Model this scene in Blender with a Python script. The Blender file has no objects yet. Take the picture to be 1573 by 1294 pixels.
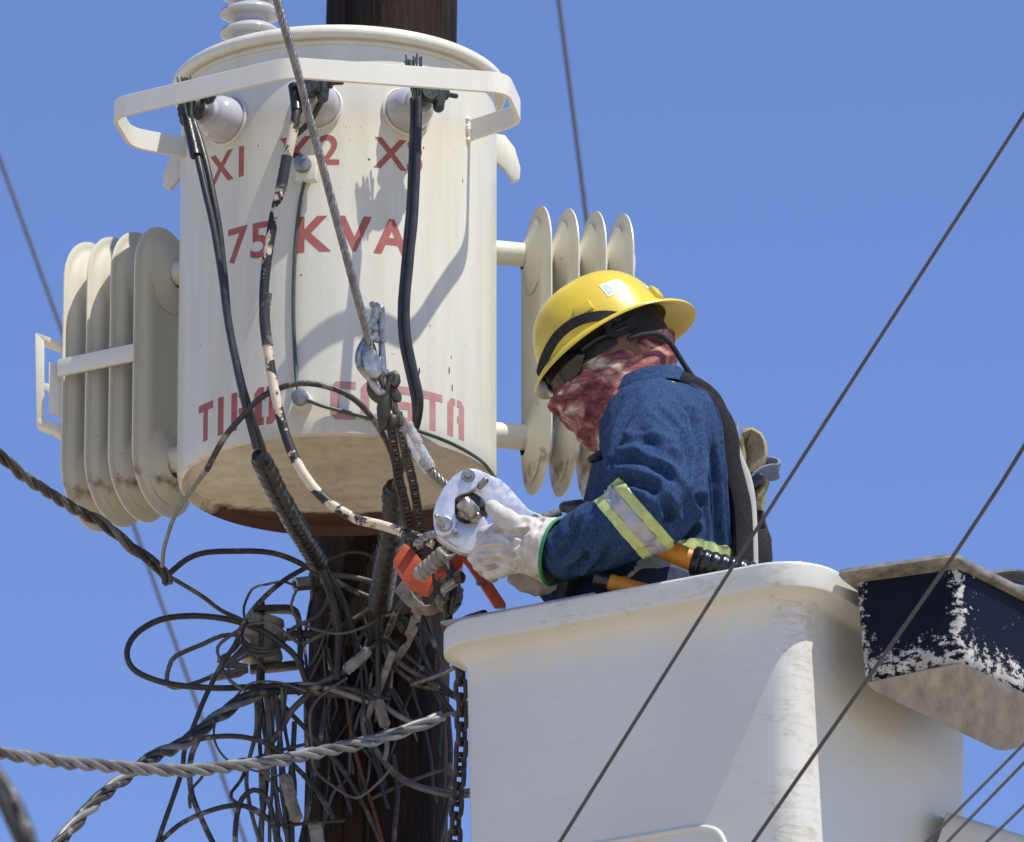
import bpy, bmesh, math, random
from mathutils import Vector, Matrix, noise
from mathutils.bvhtree import BVHTree
random.seed(7)
R = math.radians
scene = bpy.context.scene
C = scene.collection

# ------------------------------------------------------------------ camera, sky, sun, exposure
U = 1.0 / 817.0                # metres per photo pixel at the transformer
DIST, ELEV, CAMZ = 18.0, R(19.3), 1.6
W0, H0 = 1573.0, 1294.0
CAM = Vector((0.0, -DIST * math.cos(ELEV), CAMZ))
FPX = DIST / U
FWD = Vector((0, math.cos(ELEV), math.sin(ELEV)))
UPV = Vector((0, -math.sin(ELEV), math.cos(ELEV)))
RGT = Vector((1, 0, 0))
cd = bpy.data.cameras.new('camera')
cam = bpy.data.objects.new('camera', cd); C.objects.link(cam)
cam.location = CAM
cam.rotation_euler = (math.pi / 2 + ELEV, 0, 0)
cd.sensor_width = 36.0
cd.lens = FPX / W0 * 36.0
cd.clip_start, cd.clip_end = 0.5, 20000
cd.dof.use_dof = True
cd.dof.focus_distance = 17.75
cd.dof.aperture_fstop = 11.0
scene.camera = cam

SUN_AZ, SUN_EL = 51.5, 63.0    # azimuth measured to the right of the direction tank -> camera
sd = Vector((math.sin(R(SUN_AZ)) * math.cos(R(SUN_EL)), -math.cos(R(SUN_AZ)) * math.cos(R(SUN_EL)), math.sin(R(SUN_EL))))
w = bpy.data.worlds.new('World'); scene.world = w; w.use_nodes = True
nt = w.node_tree; nt.nodes.clear()
sky = nt.nodes.new('ShaderNodeTexSky'); sky.sky_type = 'NISHITA'; sky.sun_disc = False
sky.sun_elevation = R(SUN_EL); sky.sun_rotation = R(180 - SUN_AZ)
sky.altitude = 1500; sky.air_density = 1.0; sky.dust_density = 0.25; sky.ozone_density = 3.0
bg = nt.nodes.new('ShaderNodeBackground'); bg.inputs['Strength'].default_value = 0.139
wo = nt.nodes.new('ShaderNodeOutputWorld')
hsv = nt.nodes.new('ShaderNodeHueSaturation'); hsv.inputs['Hue'].default_value = 0.516; hsv.inputs['Saturation'].default_value = 1.10
nt.links.new(sky.outputs[0], hsv.inputs['Color']); nt.links.new(hsv.outputs[0], bg.inputs[0]); nt.links.new(bg.outputs[0], wo.inputs[0])
sl = bpy.data.lights.new('sun', 'SUN'); sl.energy = 4.15; sl.angle = R(0.53); sl.color = (1.0, 0.968, 0.87)
so = bpy.data.objects.new('sun', sl); C.objects.link(so)
so.rotation_euler = sd.to_track_quat('Z', 'Y').to_euler(); so.location = (6, -6, 20)
scene.view_settings.view_transform = 'Standard'; scene.view_settings.look = 'None'
scene.view_settings.exposure = 0.35; scene.view_settings.gamma = 1.0
scene.view_settings.use_curve_mapping = False
scene.cycles.max_bounces = 8
scene.cycles.use_denoising = True

# ------------------------------------------------------------------ placing helpers
def P(px, py, tc=0.0):
    """photo pixel at a plane tc pixels (at U metres each) nearer the camera than the tank axis"""
    d = FWD * FPX + RGT * (px - W0 / 2) + UPV * (H0 / 2 - py)
    t = (-tc * U - CAM.y) / d.y
    return CAM + d * t
def V(dx, dtc, dz): return Vector((dx * U, -dtc * U, dz * U))
AX = P(519, 450, 0).x
def ZT(y): return P(519, y, 0).z
def TK(az, r, y):
    a = R(az)
    return Vector((AX + r * U * math.sin(a), -r * U * math.cos(a), ZT(y)))

# ------------------------------------------------------------------ materials
MATS = {}
def nodes(name):
    m = bpy.data.materials.new(name); m.use_nodes = True
    return m, m.node_tree, m.node_tree.nodes['Principled BSDF']
def N(t, kind, **kw):
    n = t.nodes.new(kind)
    for k, v in kw.items():
        if k in ('operation', 'blend_type', 'data_type', 'feature', 'interpolation', 'noise_dimensions', 'wave_type', 'bands_direction', 'distance'): setattr(n, k, v)
        else: n.inputs[k].default_value = v
    return n
def tex_coord(t, scale=(1, 1, 1), kind='Object'):
    tc = t.nodes.new('ShaderNodeTexCoord'); mp = t.nodes.new('ShaderNodeMapping')
    mp.inputs['Scale'].default_value = scale
    t.links.new(tc.outputs[kind], mp.inputs[0]); return mp.outputs[0]
def nz(t, vec, scale, detail=5, rough=0.55, dist=0.0):
    n = t.nodes.new('ShaderNodeTexNoise'); n.inputs['Scale'].default_value = scale
    n.inputs['Detail'].default_value = detail; n.inputs['Roughness'].default_value = rough; n.inputs['Distortion'].default_value = dist
    t.links.new(vec, n.inputs['Vector']); return n.outputs['Fac']
def ramp(t, fac, stops):
    r = t.nodes.new('ShaderNodeValToRGB'); e = r.color_ramp.elements
    while len(e) < len(stops): e.new(0.5)
    for i, (p, c) in enumerate(stops):
        e[i].position = p; e[i].color = (c, c, c, 1) if isinstance(c, (int, float)) else (*c, 1)
    t.links.new(fac, r.inputs[0]); return r.outputs[0]
def mix(t, fac, a, b, mode='MIX'):
    m = t.nodes.new('ShaderNodeMix'); m.data_type = 'RGBA'; m.blend_type = mode
    for sock, v in ((m.inputs[0], fac), (m.inputs[6], a), (m.inputs[7], b)):
        if isinstance(v, (int, float)): sock.default_value = v
        elif isinstance(v, tuple): sock.default_value = (*v, 1)
        else: t.links.new(v, sock)
    return m.outputs[2]
def mth(t, op, a, b=0.0, clamp=False):
    m = t.nodes.new('ShaderNodeMath'); m.operation = op; m.use_clamp = clamp
    for s, v in ((m.inputs[0], a), (m.inputs[1], b)):
        if isinstance(v, (int, float)): s.default_value = v
        else: t.links.new(v, s)
    return m.outputs[0]
def bump(t, b, h, strength=0.3, dist=0.002):
    n = t.nodes.new('ShaderNodeBump'); n.inputs['Strength'].default_value = strength; n.inputs['Distance'].default_value = dist
    t.links.new(h, n.inputs['Height']); t.links.new(n.outputs[0], b.inputs['Normal'])
def simple(name, col, rough=0.5, metal=0.0, var=0.25, vscale=40, bmp=0.15, bscale=300, col2=None, stretch=(1, 1, 1), coat=0.0):
    m, t, b = nodes(name)
    v = tex_coord(t, stretch)
    f = ramp(t, nz(t, v, vscale, 6, 0.6), [(0.3, 0.0), (0.7, 1.0)])
    c2 = col2 or tuple(x * (1 - var) for x in col)
    t.links.new(mix(t, f, col, c2), b.inputs['Base Color'])
    rr = ramp(t, nz(t, v, vscale * 2.3, 4), [(0.3, max(0.05, rough - 0.12)), (0.7, min(1, rough + 0.12))])
    t.links.new(rr, b.inputs['Roughness']); b.inputs['Metallic'].default_value = metal
    if coat: b.inputs['Coat Weight'].default_value = coat; b.inputs['Coat Roughness'].default_value = 0.15
    if bmp: bump(t, b, nz(t, v, bscale, 4), bmp, 0.0015)
    MATS[name] = m; return m

def rust_paint(name, col, rust_amt=0.0, spots=0.66, streak=0.35, zlim=None, rough=0.38):
    """weathered enamel: faint vertical water streaks, small chips, optional rust near height zlim"""
    m, t, b = nodes(name)
    v = tex_coord(t); vs = tex_coord(t, (1, 1, 0.08))
    st = ramp(t, nz(t, vs, 34, 5, 0.6), [(0.42, 0.0), (0.75, 1.0)])
    big = ramp(t, nz(t, v, 5, 5, 0.6), [(0.35, 0.0), (0.75, 1.0)])
    dirt = mth(t, 'MULTIPLY', st, streak)
    c = mix(t, dirt, col, tuple(x * k for x, k in zip(col, (0.78, 0.73, 0.64))))
    c = mix(t, mth(t, 'MULTIPLY', big, 0.28), c, tuple(x * k for x, k in zip(col, (0.86, 0.82, 0.74))))
    sp = ramp(t, nz(t, v, 95, 5, 0.7), [(spots, 0.0), (spots + 0.03, 1.0)])
    gate = ramp(t, nz(t, v, 9, 2), [(0.5, 0.0), (0.62, 1.0)])
    c = mix(t, mth(t, 'MULTIPLY', sp, gate), c, (0.13, 0.075, 0.04))
    if zlim is not None:
        sx = t.nodes.new('ShaderNodeSeparateXYZ'); t.links.new(v, sx.inputs[0])
        z0, z1, base = zlim
        band = mth(t, 'SUBTRACT', 1.0, mth(t, 'ABSOLUTE', mth(t, 'DIVIDE', mth(t, 'SUBTRACT', sx.outputs[2], z0), z1)), True)
        rn = nz(t, v, 26, 4, 0.6)
        rf = ramp(t, mth(t, 'ADD', mth(t, 'MULTIPLY', band, 0.5), mth(t, 'MULTIPLY', rn, 0.75)), [(base, 0.0), (base + 0.2, 0.8)])
        c = mix(t, rf, c, mix(t, nz(t, v, 120), (0.21, 0.075, 0.03), (0.10, 0.045, 0.025)))
    t.links.new(c, b.inputs['Base Color'])
    t.links.new(ramp(t, nz(t, v, 20), [(0.3, rough - 0.08), (0.7, rough + 0.15)]), b.inputs['Roughness'])
    bump(t, b, mth(t, 'ADD', nz(t, v, 60, 3), mth(t, 'MULTIPLY', sp, 0.6)), 0.10, 0.002)
    MATS[name] = m; return m

CREAM = (0.70, 0.675, 0.575)
rust_paint('cream_paint', CREAM)
rust_paint('cream_tank', (0.70, 0.68, 0.575), streak=0.5, spots=0.66)
rust_paint('cream_panel', (0.69, 0.665, 0.56), zlim=(ZT(693), 0.05, 0.77), streak=0.3)
rust_paint('white_bar', (0.74, 0.72, 0.64), spots=0.68, streak=0.25, rough=0.5)
simple('rust', (0.16, 0.06, 0.025), 0.9, var=0.6, vscale=90, col2=(0.07, 0.03, 0.015))

def tank_bottom_mat():
    m, t, b = nodes('tank_bottom'); v = tex_coord(t)
    sx = t.nodes.new('ShaderNodeSeparateXYZ'); t.links.new(v, sx.inputs[0])
    n1 = nz(t, v, 7, 6, 0.65); n2 = nz(t, v, 30, 5, 0.6)
    c = mix(t, ramp(t, n1, [(0.3, 0.0), (0.7, 1.0)]), (0.78, 0.71, 0.58), (0.58, 0.51, 0.39))
    c = mix(t, mth(t, 'MULTIPLY', ramp(t, n2, [(0.45, 0.0), (0.75, 1.0)]), 0.4), c, (0.25, 0.18, 0.11))
    # rust creeping in from the rim on the pole side
    dx = mth(t, 'SUBTRACT', sx.outputs[0], AX)
    r = mth(t, 'SQRT', mth(t, 'ADD', mth(t, 'MULTIPLY', dx, dx), mth(t, 'MULTIPLY', sx.outputs[1], sx.outputs[1])))
    k = mth(t, 'ADD', mth(t, 'MULTIPLY', r, 1.6), mth(t, 'MULTIPLY', sx.outputs[1], 2.2))
    k = mth(t, 'ADD', k, mth(t, 'MULTIPLY', n2, 0.25))
    f = ramp(t, k, [(0.80 / 2, 0.0), (0.84 / 2, 0.0), (1.0, 1.0)])
    f = ramp(t, mth(t, 'SUBTRACT', k, 0.42), [(0.43, 0.0), (0.52, 1.0)])
    c = mix(t, f, c, mix(t, nz(t, v, 90), (0.12, 0.045, 0.02), (0.045, 0.022, 0.014)))
    t.links.new(c, b.inputs['Base Color']); b.inputs['Roughness'].default_value = 0.6
    bump(t, b, mth(t, 'ADD', n2, nz(t, v, 120)), 0.25, 0.002)
    MATS['tank_bottom'] = m
tank_bottom_mat()

def wood_mat():
    m, t, b = nodes('pole_wood')
    v = tex_coord(t, (1, 1, 0.035)); v2 = tex_coord(t, (1, 1, 0.3)); v0 = tex_coord(t)
    g = nz(t, v, 150, 6, 0.7); g2 = nz(t, v, 45, 5, 0.6, 0.4); big = nz(t, v2, 6, 4)
    c = mix(t, ramp(t, g, [(0.3, 0.0), (0.7, 1.0)]), (0.015, 0.010, 0.008), (0.050, 0.027, 0.020))
    c = mix(t, ramp(t, big, [(0.45, 0.0), (0.62, 1.0)]), c, (0.012, 0.009, 0.008))
    crack = ramp(t, g2, [(0.40, 1.0), (0.46, 0.0)])
    c = mix(t, crack, c, (0.012, 0.008, 0.006))
    c = mix(t, mth(t, 'MULTIPLY', ramp(t, nz(t, v, 230, 3), [(0.62, 0.0), (0.7, 1.0)]), 0.22), c, (0.20, 0.14, 0.11))
    t.links.new(c, b.inputs['Base Color']); b.inputs['Roughness'].default_value = 0.8; b.inputs['Specular IOR Level'].default_value = 0.15
    bump(t, b, mth(t, 'SUBTRACT', g, mth(t, 'MULTIPLY', crack, 1.2)), 0.8, 0.006)
    MATS['pole_wood'] = m
wood_mat()

def bucket_mat():
    m, t, b = nodes('bucket_white'); v = tex_coord(t)
    vh = tex_coord(t, (0.5, 0.5, 5.0))
    n = nz(t, v, 4, 5); c = mix(t, ramp(t, n, [(0.35, 0.0), (0.7, 1.0)]), (0.69, 0.685, 0.625), (0.63, 0.62, 0.56))
    c = mix(t, mth(t, 'MULTIPLY', ramp(t, nz(t, vh, 22, 6, 0.65), [(0.56, 0.0), (0.72, 1.0)]), 0.22), c, (0.50, 0.47, 0.42))
    # scuffs along the worn corner (distance from the corner axis set through an attribute)
    at = t.nodes.new('ShaderNodeAttribute'); at.attribute_name = 'wear'
    vs = tex_coord(t, (1.0, 1.0, 3.2))
    s = ramp(t, mth(t, 'ADD', mth(t, 'ADD', mth(t, 'MULTIPLY', nz(t, vs, 26, 10, 0.78, 0.8), 0.55), mth(t, 'MULTIPLY', nz(t, v, 9, 3), 0.3)), mth(t, 'MULTIPLY', at.outputs['Fac'], 0.30)), [(0.56, 0.0), (0.68, 0.75)])
    c = mix(t, s, c, mix(t, nz(t, v, 60), (0.50, 0.43, 0.32), (0.30, 0.22, 0.12)))
    t.links.new(c, b.inputs['Base Color']); t.links.new(ramp(t, n, [(0.3, 0.28), (0.7, 0.42)]), b.inputs['Roughness'])
    bump(t, b, mth(t, 'ADD', nz(t, v, 3, 3), mth(t, 'MULTIPLY', nz(t, v, 50), 0.04)), 0.06, 0.01)
    MATS['bucket_white'] = m
bucket_mat()

def navy_mat():
    m, t, b = nodes('navy_worn'); v = tex_coord(t)
    at = t.nodes.new('ShaderNodeAttribute'); at.attribute_name = 'wear'
    n = nz(t, v, 55, 10, 0.76, 0.3); vs = tex_coord(t, (1.6, 1.6, 5))
    n2 = nz(t, vs, 26, 8, 0.72)
    f = ramp(t, mth(t, 'ADD', mth(t, 'MULTIPLY', n, 0.62), mth(t, 'ADD', mth(t, 'MULTIPLY', n2, 0.42), mth(t, 'MULTIPLY', at.outputs['Fac'], 0.17))), [(0.648, 0.0), (0.660, 1.0)])
    paint = mix(t, nz(t, v, 12), (0.005, 0.006, 0.013), (0.008, 0.010, 0.022))
    bare = mix(t, ramp(t, nz(t, v, 35, 6), [(0.3, 0.0), (0.7, 1.0)]), (0.62, 0.61, 0.60), (0.36, 0.33, 0.29))
    t.links.new(mix(t, f, paint, bare), b.inputs['Base Color'])
    t.links.new(mix(t, f, (0.42, 0.42, 0.42), (0.75, 0.75, 0.75)), b.inputs['Roughness']); b.inputs['Specular IOR Level'].default_value = 0.12
    bump(t, b, mth(t, 'SUBTRACT', 1.0, f), 0.5, 0.002)
    MATS['navy_worn'] = m
navy_mat()
simple('bare_fibreglass', (0.40, 0.395, 0.385), 0.75, var=0.5, vscale=15, col2=(0.22, 0.21, 0.20), stretch=(2.5, 0.5, 2.5))

def denim_mat():
    m, t, b = nodes('denim'); v = tex_coord(t); vs = tex_coord(t, (1, 1, 0.35))
    n = nz(t, vs, 300, 3, 0.6); n2 = nz(t, v, 12, 5, 0.6); fine = nz(t, v, 900, 2)
    c = mix(t, ramp(t, n, [(0.38, 0.0), (0.66, 1.0)]), (0.014, 0.033, 0.088), (0.040, 0.080, 0.175))
    c = mix(t, mth(t, 'MULTIPLY', ramp(t, n2, [(0.4, 0.0), (0.75, 1.0)]), 0.18), c, (0.060, 0.108, 0.215))
    t.links.new(c, b.inputs['Base Color']); b.inputs['Roughness'].default_value = 0.9
    b.inputs['Specular IOR Level'].default_value = 0.12
    bump(t, b, mth(t, 'ADD', mth(t, 'MULTIPLY', n2, 1.4), mth(t, 'ADD', n, fine)), 0.35, 0.002)
    MATS['denim'] = m
denim_mat()

def gaiter_mat():
    m, t, b = nodes('printed_cloth'); v = tex_coord(t)
    vd = tex_coord(t, (0.55, 1.0, 1.25)); vd.node.inputs['Rotation'].default_value = (0, R(38), 0)
    n = nz(t, vd, 21, 5, 0.62, 0.5)
    c = ramp(t, n, [(0.30, (0.05, 0.010, 0.016)), (0.41, (0.14, 0.035, 0.038)), (0.49, (0.28, 0.085, 0.08)), (0.56, (0.42, 0.23, 0.18)), (0.65, (0.64, 0.53, 0.43))])
    vo = t.nodes.new('ShaderNodeTexVoronoi'); vo.feature = 'DISTANCE_TO_EDGE'; vo.inputs['Scale'].default_value = 44
    t.links.new(vd, vo.inputs['Vector'])
    g = ramp(t, nz(t, v, 9, 2), [(0.46, 0.0), (0.54, 1.0)])
    c = mix(t, mth(t, 'MULTIPLY', ramp(t, vo.outputs['Distance'], [(0.03, 0.45), (0.10, 0.0)]), g), c, (0.045, 0.008, 0.012))
    t.links.new(c, b.inputs['Base Color']); b.inputs['Roughness'].default_value = 0.9
    bump(t, b, nz(t, v, 700, 2), 0.15, 0.001); MATS['printed_cloth'] = m
gaiter_mat()

def yellow_mat():
    m, t, b = nodes('yellow_helmet'); v = tex_coord(t)
    n = nz(t, v, 16, 7, 0.65, 0.5)
    c = mix(t, ramp(t, n, [(0.4, 0.0), (0.75, 1.0)]), (0.72, 0.54, 0.045), (0.60, 0.44, 0.06))
    c = mix(t, mth(t, 'MULTIPLY', ramp(t, nz(t, tex_coord(t, (1, 3, 1)), 40, 6, 0.7), [(0.62, 0.0), (0.72, 1.0)]), 0.45), c, (0.42, 0.28, 0.08))
    t.links.new(c, b.inputs['Base Color']); t.links.new(ramp(t, n, [(0.3, 0.22), (0.7, 0.4)]), b.inputs['Roughness'])
    b.inputs['Subsurface Weight'].default_value = 0.0
    bump(t, b, nz(t, v, 90), 0.05, 0.001); MATS['yellow_helmet'] = m
yellow_mat()
def sticker_mat():
    m, t, b = nodes('sticker_print'); v = tex_coord(t, (1, 1, 1), 'UV')
    def rect(u0, u1, v0, v1, sc, thr):
        sx = t.nodes.new('ShaderNodeSeparateXYZ'); t.links.new(v, sx.inputs[0])
        f = mth(t, 'GREATER_THAN', sx.outputs[0], u0)
        for s, op, val in ((0, 'LESS_THAN', u1), (1, 'GREATER_THAN', v0), (1, 'LESS_THAN', v1)): f = mth(t, 'MULTIPLY', f, mth(t, op, sx.outputs[s], val))
        return mth(t, 'MULTIPLY', f, ramp(t, nz(t, v, sc, 3), [(thr, 0.0), (thr + 0.03, 1.0)]))
    c = mix(t, rect(0.04, 0.36, 0.06, 0.9, 22, 0.5), (0.82, 0.86, 0.86), (0.06, 0.20, 0.17))
    c = mix(t, rect(0.6, 0.94, 0.1, 0.9, 26, 0.6), c, (0.10, 0.22, 0.45))
    t.links.new(c, b.inputs['Base Color']); b.inputs['Roughness'].default_value = 0.25; MATS['sticker_print'] = m
sticker_mat()
def peel_mat():
    m, t, b = nodes('peeling_jacket'); v = tex_coord(t)
    n = nz(t, v, 17, 6, 0.7, 0.3)
    f = ramp(t, n, [(0.50, 0.0), (0.515, 1.0)])
    c = mix(t, f, mix(t, nz(t, v, 60), (0.72, 0.62, 0.47), (0.52, 0.43, 0.32)), (0.016, 0.015, 0.015))
    t.links.new(c, b.inputs['Base Color']); b.inputs['Roughness'].default_value = 0.55
    bump(t, b, f, 0.8, 0.003); MATS['peeling_jacket'] = m
peel_mat()
def frayed_mat():
    m, t, b = nodes('weathered_black'); v = tex_coord(t)
    f = ramp(t, nz(t, v, 26, 5, 0.65), [(0.55, 0.0), (0.66, 1.0)])
    c = mix(t, f, mix(t, nz(t, v, 80), (0.018, 0.017, 0.017), (0.045, 0.042, 0.04)), (0.23, 0.21, 0.19))
    t.links.new(c, b.inputs['Base Color']); b.inputs['Roughness'].default_value = 0.5
    bump(t, b, nz(t, v, 200), 0.3, 0.002); MATS['weathered_black'] = m
frayed_mat()
simple('black_cable', (0.016, 0.016, 0.018), 0.42, var=0.0, col2=(0.04, 0.04, 0.043), vscale=30, bmp=0.2)
simple('black_tape', (0.010, 0.010, 0.011), 0.34, col2=(0.025, 0.025, 0.027), vscale=60, bmp=0.6, bscale=90)
simple('black_rubber', (0.010, 0.010, 0.012), 0.25, col2=(0.02, 0.02, 0.022))
simple('black_fabric', (0.012, 0.012, 0.014), 0.9, col2=(0.03, 0.03, 0.034), vscale=120, bmp=0.5, bscale=600)
simple('grey_cable', (0.15, 0.145, 0.14), 0.5, col2=(0.05, 0.048, 0.046), vscale=25, bmp=0.3, bscale=200)
simple('aluminium_wire', (0.30, 0.295, 0.29), 0.5, metal=0.5, col2=(0.17, 0.165, 0.16), vscale=24)
simple('steel_rope', (0.30, 0.28, 0.26), 0.42, metal=0.75, col2=(0.14, 0.125, 0.11), vscale=60)
simple('dark_wire', (0.10, 0.092, 0.09), 0.6, metal=0.3, var=0.3)
simple('bright_steel', (0.52, 0.50, 0.46), 0.27, metal=0.75, col2=(0.20, 0.18, 0.155), vscale=70)
simple('galvanised', (0.40, 0.40, 0.40), 0.45, metal=0.8, col2=(0.20, 0.19, 0.18), vscale=50)
simple('dark_iron', (0.045, 0.040, 0.038), 0.5, metal=0.6, col2=(0.10, 0.085, 0.075), vscale=60, bmp=0.4)
simple('aluminium', (0.72, 0.73, 0.76), 0.36, metal=0.55, col2=(0.52, 0.53, 0.56), vscale=38, bmp=0.12)
simple('bronze', (0.036, 0.042, 0.039), 0.45, metal=0.4, col2=(0.085, 0.10, 0.092), vscale=60, bmp=0.3)
simple('porcelain', (0.47, 0.47, 0.485), 0.10, var=0.08, vscale=10, bmp=0.0, coat=0.5)
simple('grey_porcelain', (0.20, 0.19, 0.17), 0.30, col2=(0.33, 0.31, 0.28), vscale=40)
simple('green_wire', (0.035, 0.065, 0.050), 0.45, col2=(0.07, 0.10, 0.085))
simple('red_print', (0.34, 0.075, 0.065), 0.6, col2=(0.40, 0.13, 0.11), vscale=60, bmp=0.0)
simple('pale_red_print', (0.45, 0.19, 0.185), 0.6, col2=(0.52, 0.29, 0.27), vscale=50, bmp=0.0)
simple('orange_paint', (0.56, 0.085, 0.028), 0.5, col2=(0.36, 0.05, 0.02), vscale=50)
simple('glove_leather', (0.66, 0.63, 0.59), 0.75, col2=(0.40, 0.37, 0.33), vscale=26, bmp=0.5, bscale=160)
simple('green_trim', (0.02, 0.25, 0.08), 0.7)
simple('hi_vis', (0.56, 0.66, 0.25), 0.65, col2=(0.42, 0.50, 0.20), vscale=70, bmp=0.3)
simple('silver_tape', (0.46, 0.46, 0.50), 0.38, metal=0.3, col2=(0.36, 0.36, 0.40), vscale=60)
simple('tan_webbing', (0.38, 0.31, 0.18), 0.9, col2=(0.24, 0.19, 0.11), vscale=150, bmp=0.6, bscale=500)
simple('grey_webbing', (0.24, 0.28, 0.35), 0.85, col2=(0.13, 0.16, 0.22), vscale=200, bmp=0.6, bscale=600)
simple('pale_webbing', (0.62, 0.58, 0.46), 0.85, col2=(0.48, 0.50, 0.56), vscale=30)
simple('orange_stick', (0.66, 0.27, 0.02), 0.42, col2=(0.48, 0.18, 0.02), vscale=45)
simple('skin', (0.20, 0.095, 0.06), 0.55, var=0.25, vscale=60)
simple('hair', (0.012, 0.010, 0.009), 0.6)
simple('trousers', (0.025, 0.04, 0.09), 0.9)
simple('boot_leather', (0.04, 0.025, 0.015), 0.6)
simple('white_plastic', (0.72, 0.72, 0.72), 0.3)
simple('dark_lens', (0.006, 0.007, 0.009), 0.07, var=0.0, bmp=0.0, coat=0.35)
simple('rag', (0.30, 0.28, 0.25), 0.95, col2=(0.10, 0.09, 0.08), vscale=60, bmp=0.8, bscale=260)
simple('tray_lid', (0.085, 0.075, 0.065), 0.8, vscale=30, col2=(0.34, 0.32, 0.29), stretch=(1, 1, 2))
simple('liner', (0.03, 0.03, 0.03), 0.7)
simple('ground_dirt', (0.45, 0.37, 0.26), 0.95, col2=(0.37, 0.30, 0.21), vscale=0.6, bscale=6)
def clear_mat():
    m, t, b = nodes('clear_plastic'); b.inputs['Base Color'].default_value = (0.90, 0.91, 0.93, 1)
    b.inputs['Transmission Weight'].default_value = 0.75; b.inputs['Roughness'].default_value = 0.12; b.inputs['IOR'].default_value = 1.35
    bump(t, b, nz(t, tex_coord(t), 55, 3), 0.7, 0.006); MATS['clear_plastic'] = m
clear_mat()
# ------------------------------------------------------------------ mesh helpers
class MB:
    def __init__(s): s.v = []; s.f = []; s.m = []; s.cur = 0
    def add(s, vs, fs):
        o = len(s.v); s.v += [tuple(x) for x in vs]; s.f += [tuple(i + o for i in f) for f in fs]; s.m += [s.cur] * len(fs); return s
    def loft(s, rings, closed=True, cap=True):
        n = len(rings[0]); vs = [p for r in rings for p in r]; fs = []
        for i in range(len(rings) - 1):
            for j in range(n if closed else n - 1):
                k = (j + 1) % n
                fs.append((i * n + j, i * n + k, (i + 1) * n + k, (i + 1) * n + j))
        if cap and closed:
            fs.append(tuple(reversed(range(n)))); fs.append(tuple(range((len(rings) - 1) * n, len(rings) * n)))
        return s.add(vs, fs)
    def tube(s, pts, r, seg=8, cap=True, flat=None, side=None):
        """sweep along points; r scalar/list in METRES; flat = ratio of the second half-axis; side = direction of the first"""
        pts = [Vector(p) for p in pts]; n = len(pts)
        rs = r if isinstance(r, (list, tuple)) else [r] * n
        rings = []; prev = None
        for i, p in enumerate(pts):
            t = (pts[min(i + 1, n - 1)] - pts[max(i - 1, 0)])
            if t.length < 1e-9: t = Vector((0, 0, 1))
            t.normalize()
            if side is not None: a = (side - t * side.dot(t)).normalized()
            elif prev is None:
                a = t.orthogonal().normalized()
            else:
                a = (prev - t * prev.dot(t)); a = a.normalized() if a.length > 1e-6 else t.orthogonal().normalized()
            prev = a; b = t.cross(a)
            fl = flat if flat else 1.0
            rings.append([p + a * (rs[i] * math.cos(2 * math.pi * k / seg)) + b * (rs[i] * fl * math.sin(2 * math.pi * k / seg)) for k in range(seg)])
        return s.loft(rings, True, cap)
    def capsule(s, pts, rs, seg=14):
        """rounded-end tapered tube (ends extended by hemispheres)"""
        pts = [Vector(p) for p in pts]
        d0 = (pts[0] - pts[1]).normalized(); d1 = (pts[-1] - pts[-2]).normalized()
        P2 = []; R2 = []
        for a in (85, 60, 35, 15): P2.append(pts[0] + d0 * rs[0] * math.sin(R(a))); R2.append(rs[0] * math.cos(R(a)))
        P2 += pts; R2 += list(rs)
        for a in (15, 35, 60, 85): P2.append(pts[-1] + d1 * rs[-1] * math.sin(R(a))); R2.append(rs[-1] * math.cos(R(a)))
        return s.tube(P2, R2, seg)
    def lathe(s, o, d, prof, seg=32, cap=True):
        o = Vector(o); d = Vector(d).normalized(); a = d.orthogonal().normalized(); b = d.cross(a)
        return s.loft([[o + d * h + (a * math.cos(2 * math.pi * k / seg) + b * math.sin(2 * math.pi * k / seg)) * max(r, 1e-5) for k in range(seg)] for (r, h) in prof], True, cap)
    def hexa(s, p):   # 8 corners: 0-3 one ring, 4-7 the opposite ring
        return s.add(p, [(3, 2, 1, 0), (4, 5, 6, 7), (0, 1, 5, 4), (1, 2, 6, 5), (2, 3, 7, 6), (3, 0, 4, 7)])
    def box(s, c, ax, ay, az):
        c, ax, ay, az = Vector(c), Vector(ax), Vector(ay), Vector(az)
        return s.hexa([c - ax - ay - az, c + ax - ay - az, c + ax + ay - az, c - ax + ay - az, c - ax - ay + az, c + ax - ay + az, c + ax + ay + az, c - ax + ay + az])
    def prism(s, outline, d):
        o = [Vector(p) for p in outline]; d = Vector(d); n = len(o)
        return s.add(o + [p + d for p in o], [tuple(range(n)), tuple(reversed(range(n, 2 * n)))] + [(i, i + n, (i + 1) % n + n, (i + 1) % n) for i in range(n)])
    def ball(s, c, r, seg=12, rings=8, ax=(1, 1, 1)):
        c = Vector(c)
        return s.loft([[c + Vector((r * ax[0] * math.sin(math.pi * i / rings) * math.cos(2 * math.pi * k / seg), r * ax[1] * math.sin(math.pi * i / rings) * math.sin(2 * math.pi * k / seg), r * ax[2] * math.cos(math.pi * i / rings))) for k in range(seg)] for i in [0.05] + list(range(1, rings)) + [rings - 0.05]])
    def torus(s, c, ax, ay, r, seg=16, rs=8):
        """closed ring through c + ax cos + ay sin, wire radius r"""
        c, ax, ay = Vector(c), Vector(ax), Vector(ay); nrm = ax.cross(ay).normalized(); rings = []
        for i in range(seg):
            a = 2 * math.pi * i / seg; p = c + ax * math.cos(a) + ay * math.sin(a)
            t = (-ax * math.sin(a) + ay * math.cos(a)).normalized(); o = t.cross(nrm)
            rings.append([p + (o * math.cos(2 * math.pi * k / rs) + nrm * math.sin(2 * math.pi * k / rs)) * r for k in range(rs)])
        rings.append(rings[0]); return s.loft(rings, True, False)

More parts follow.
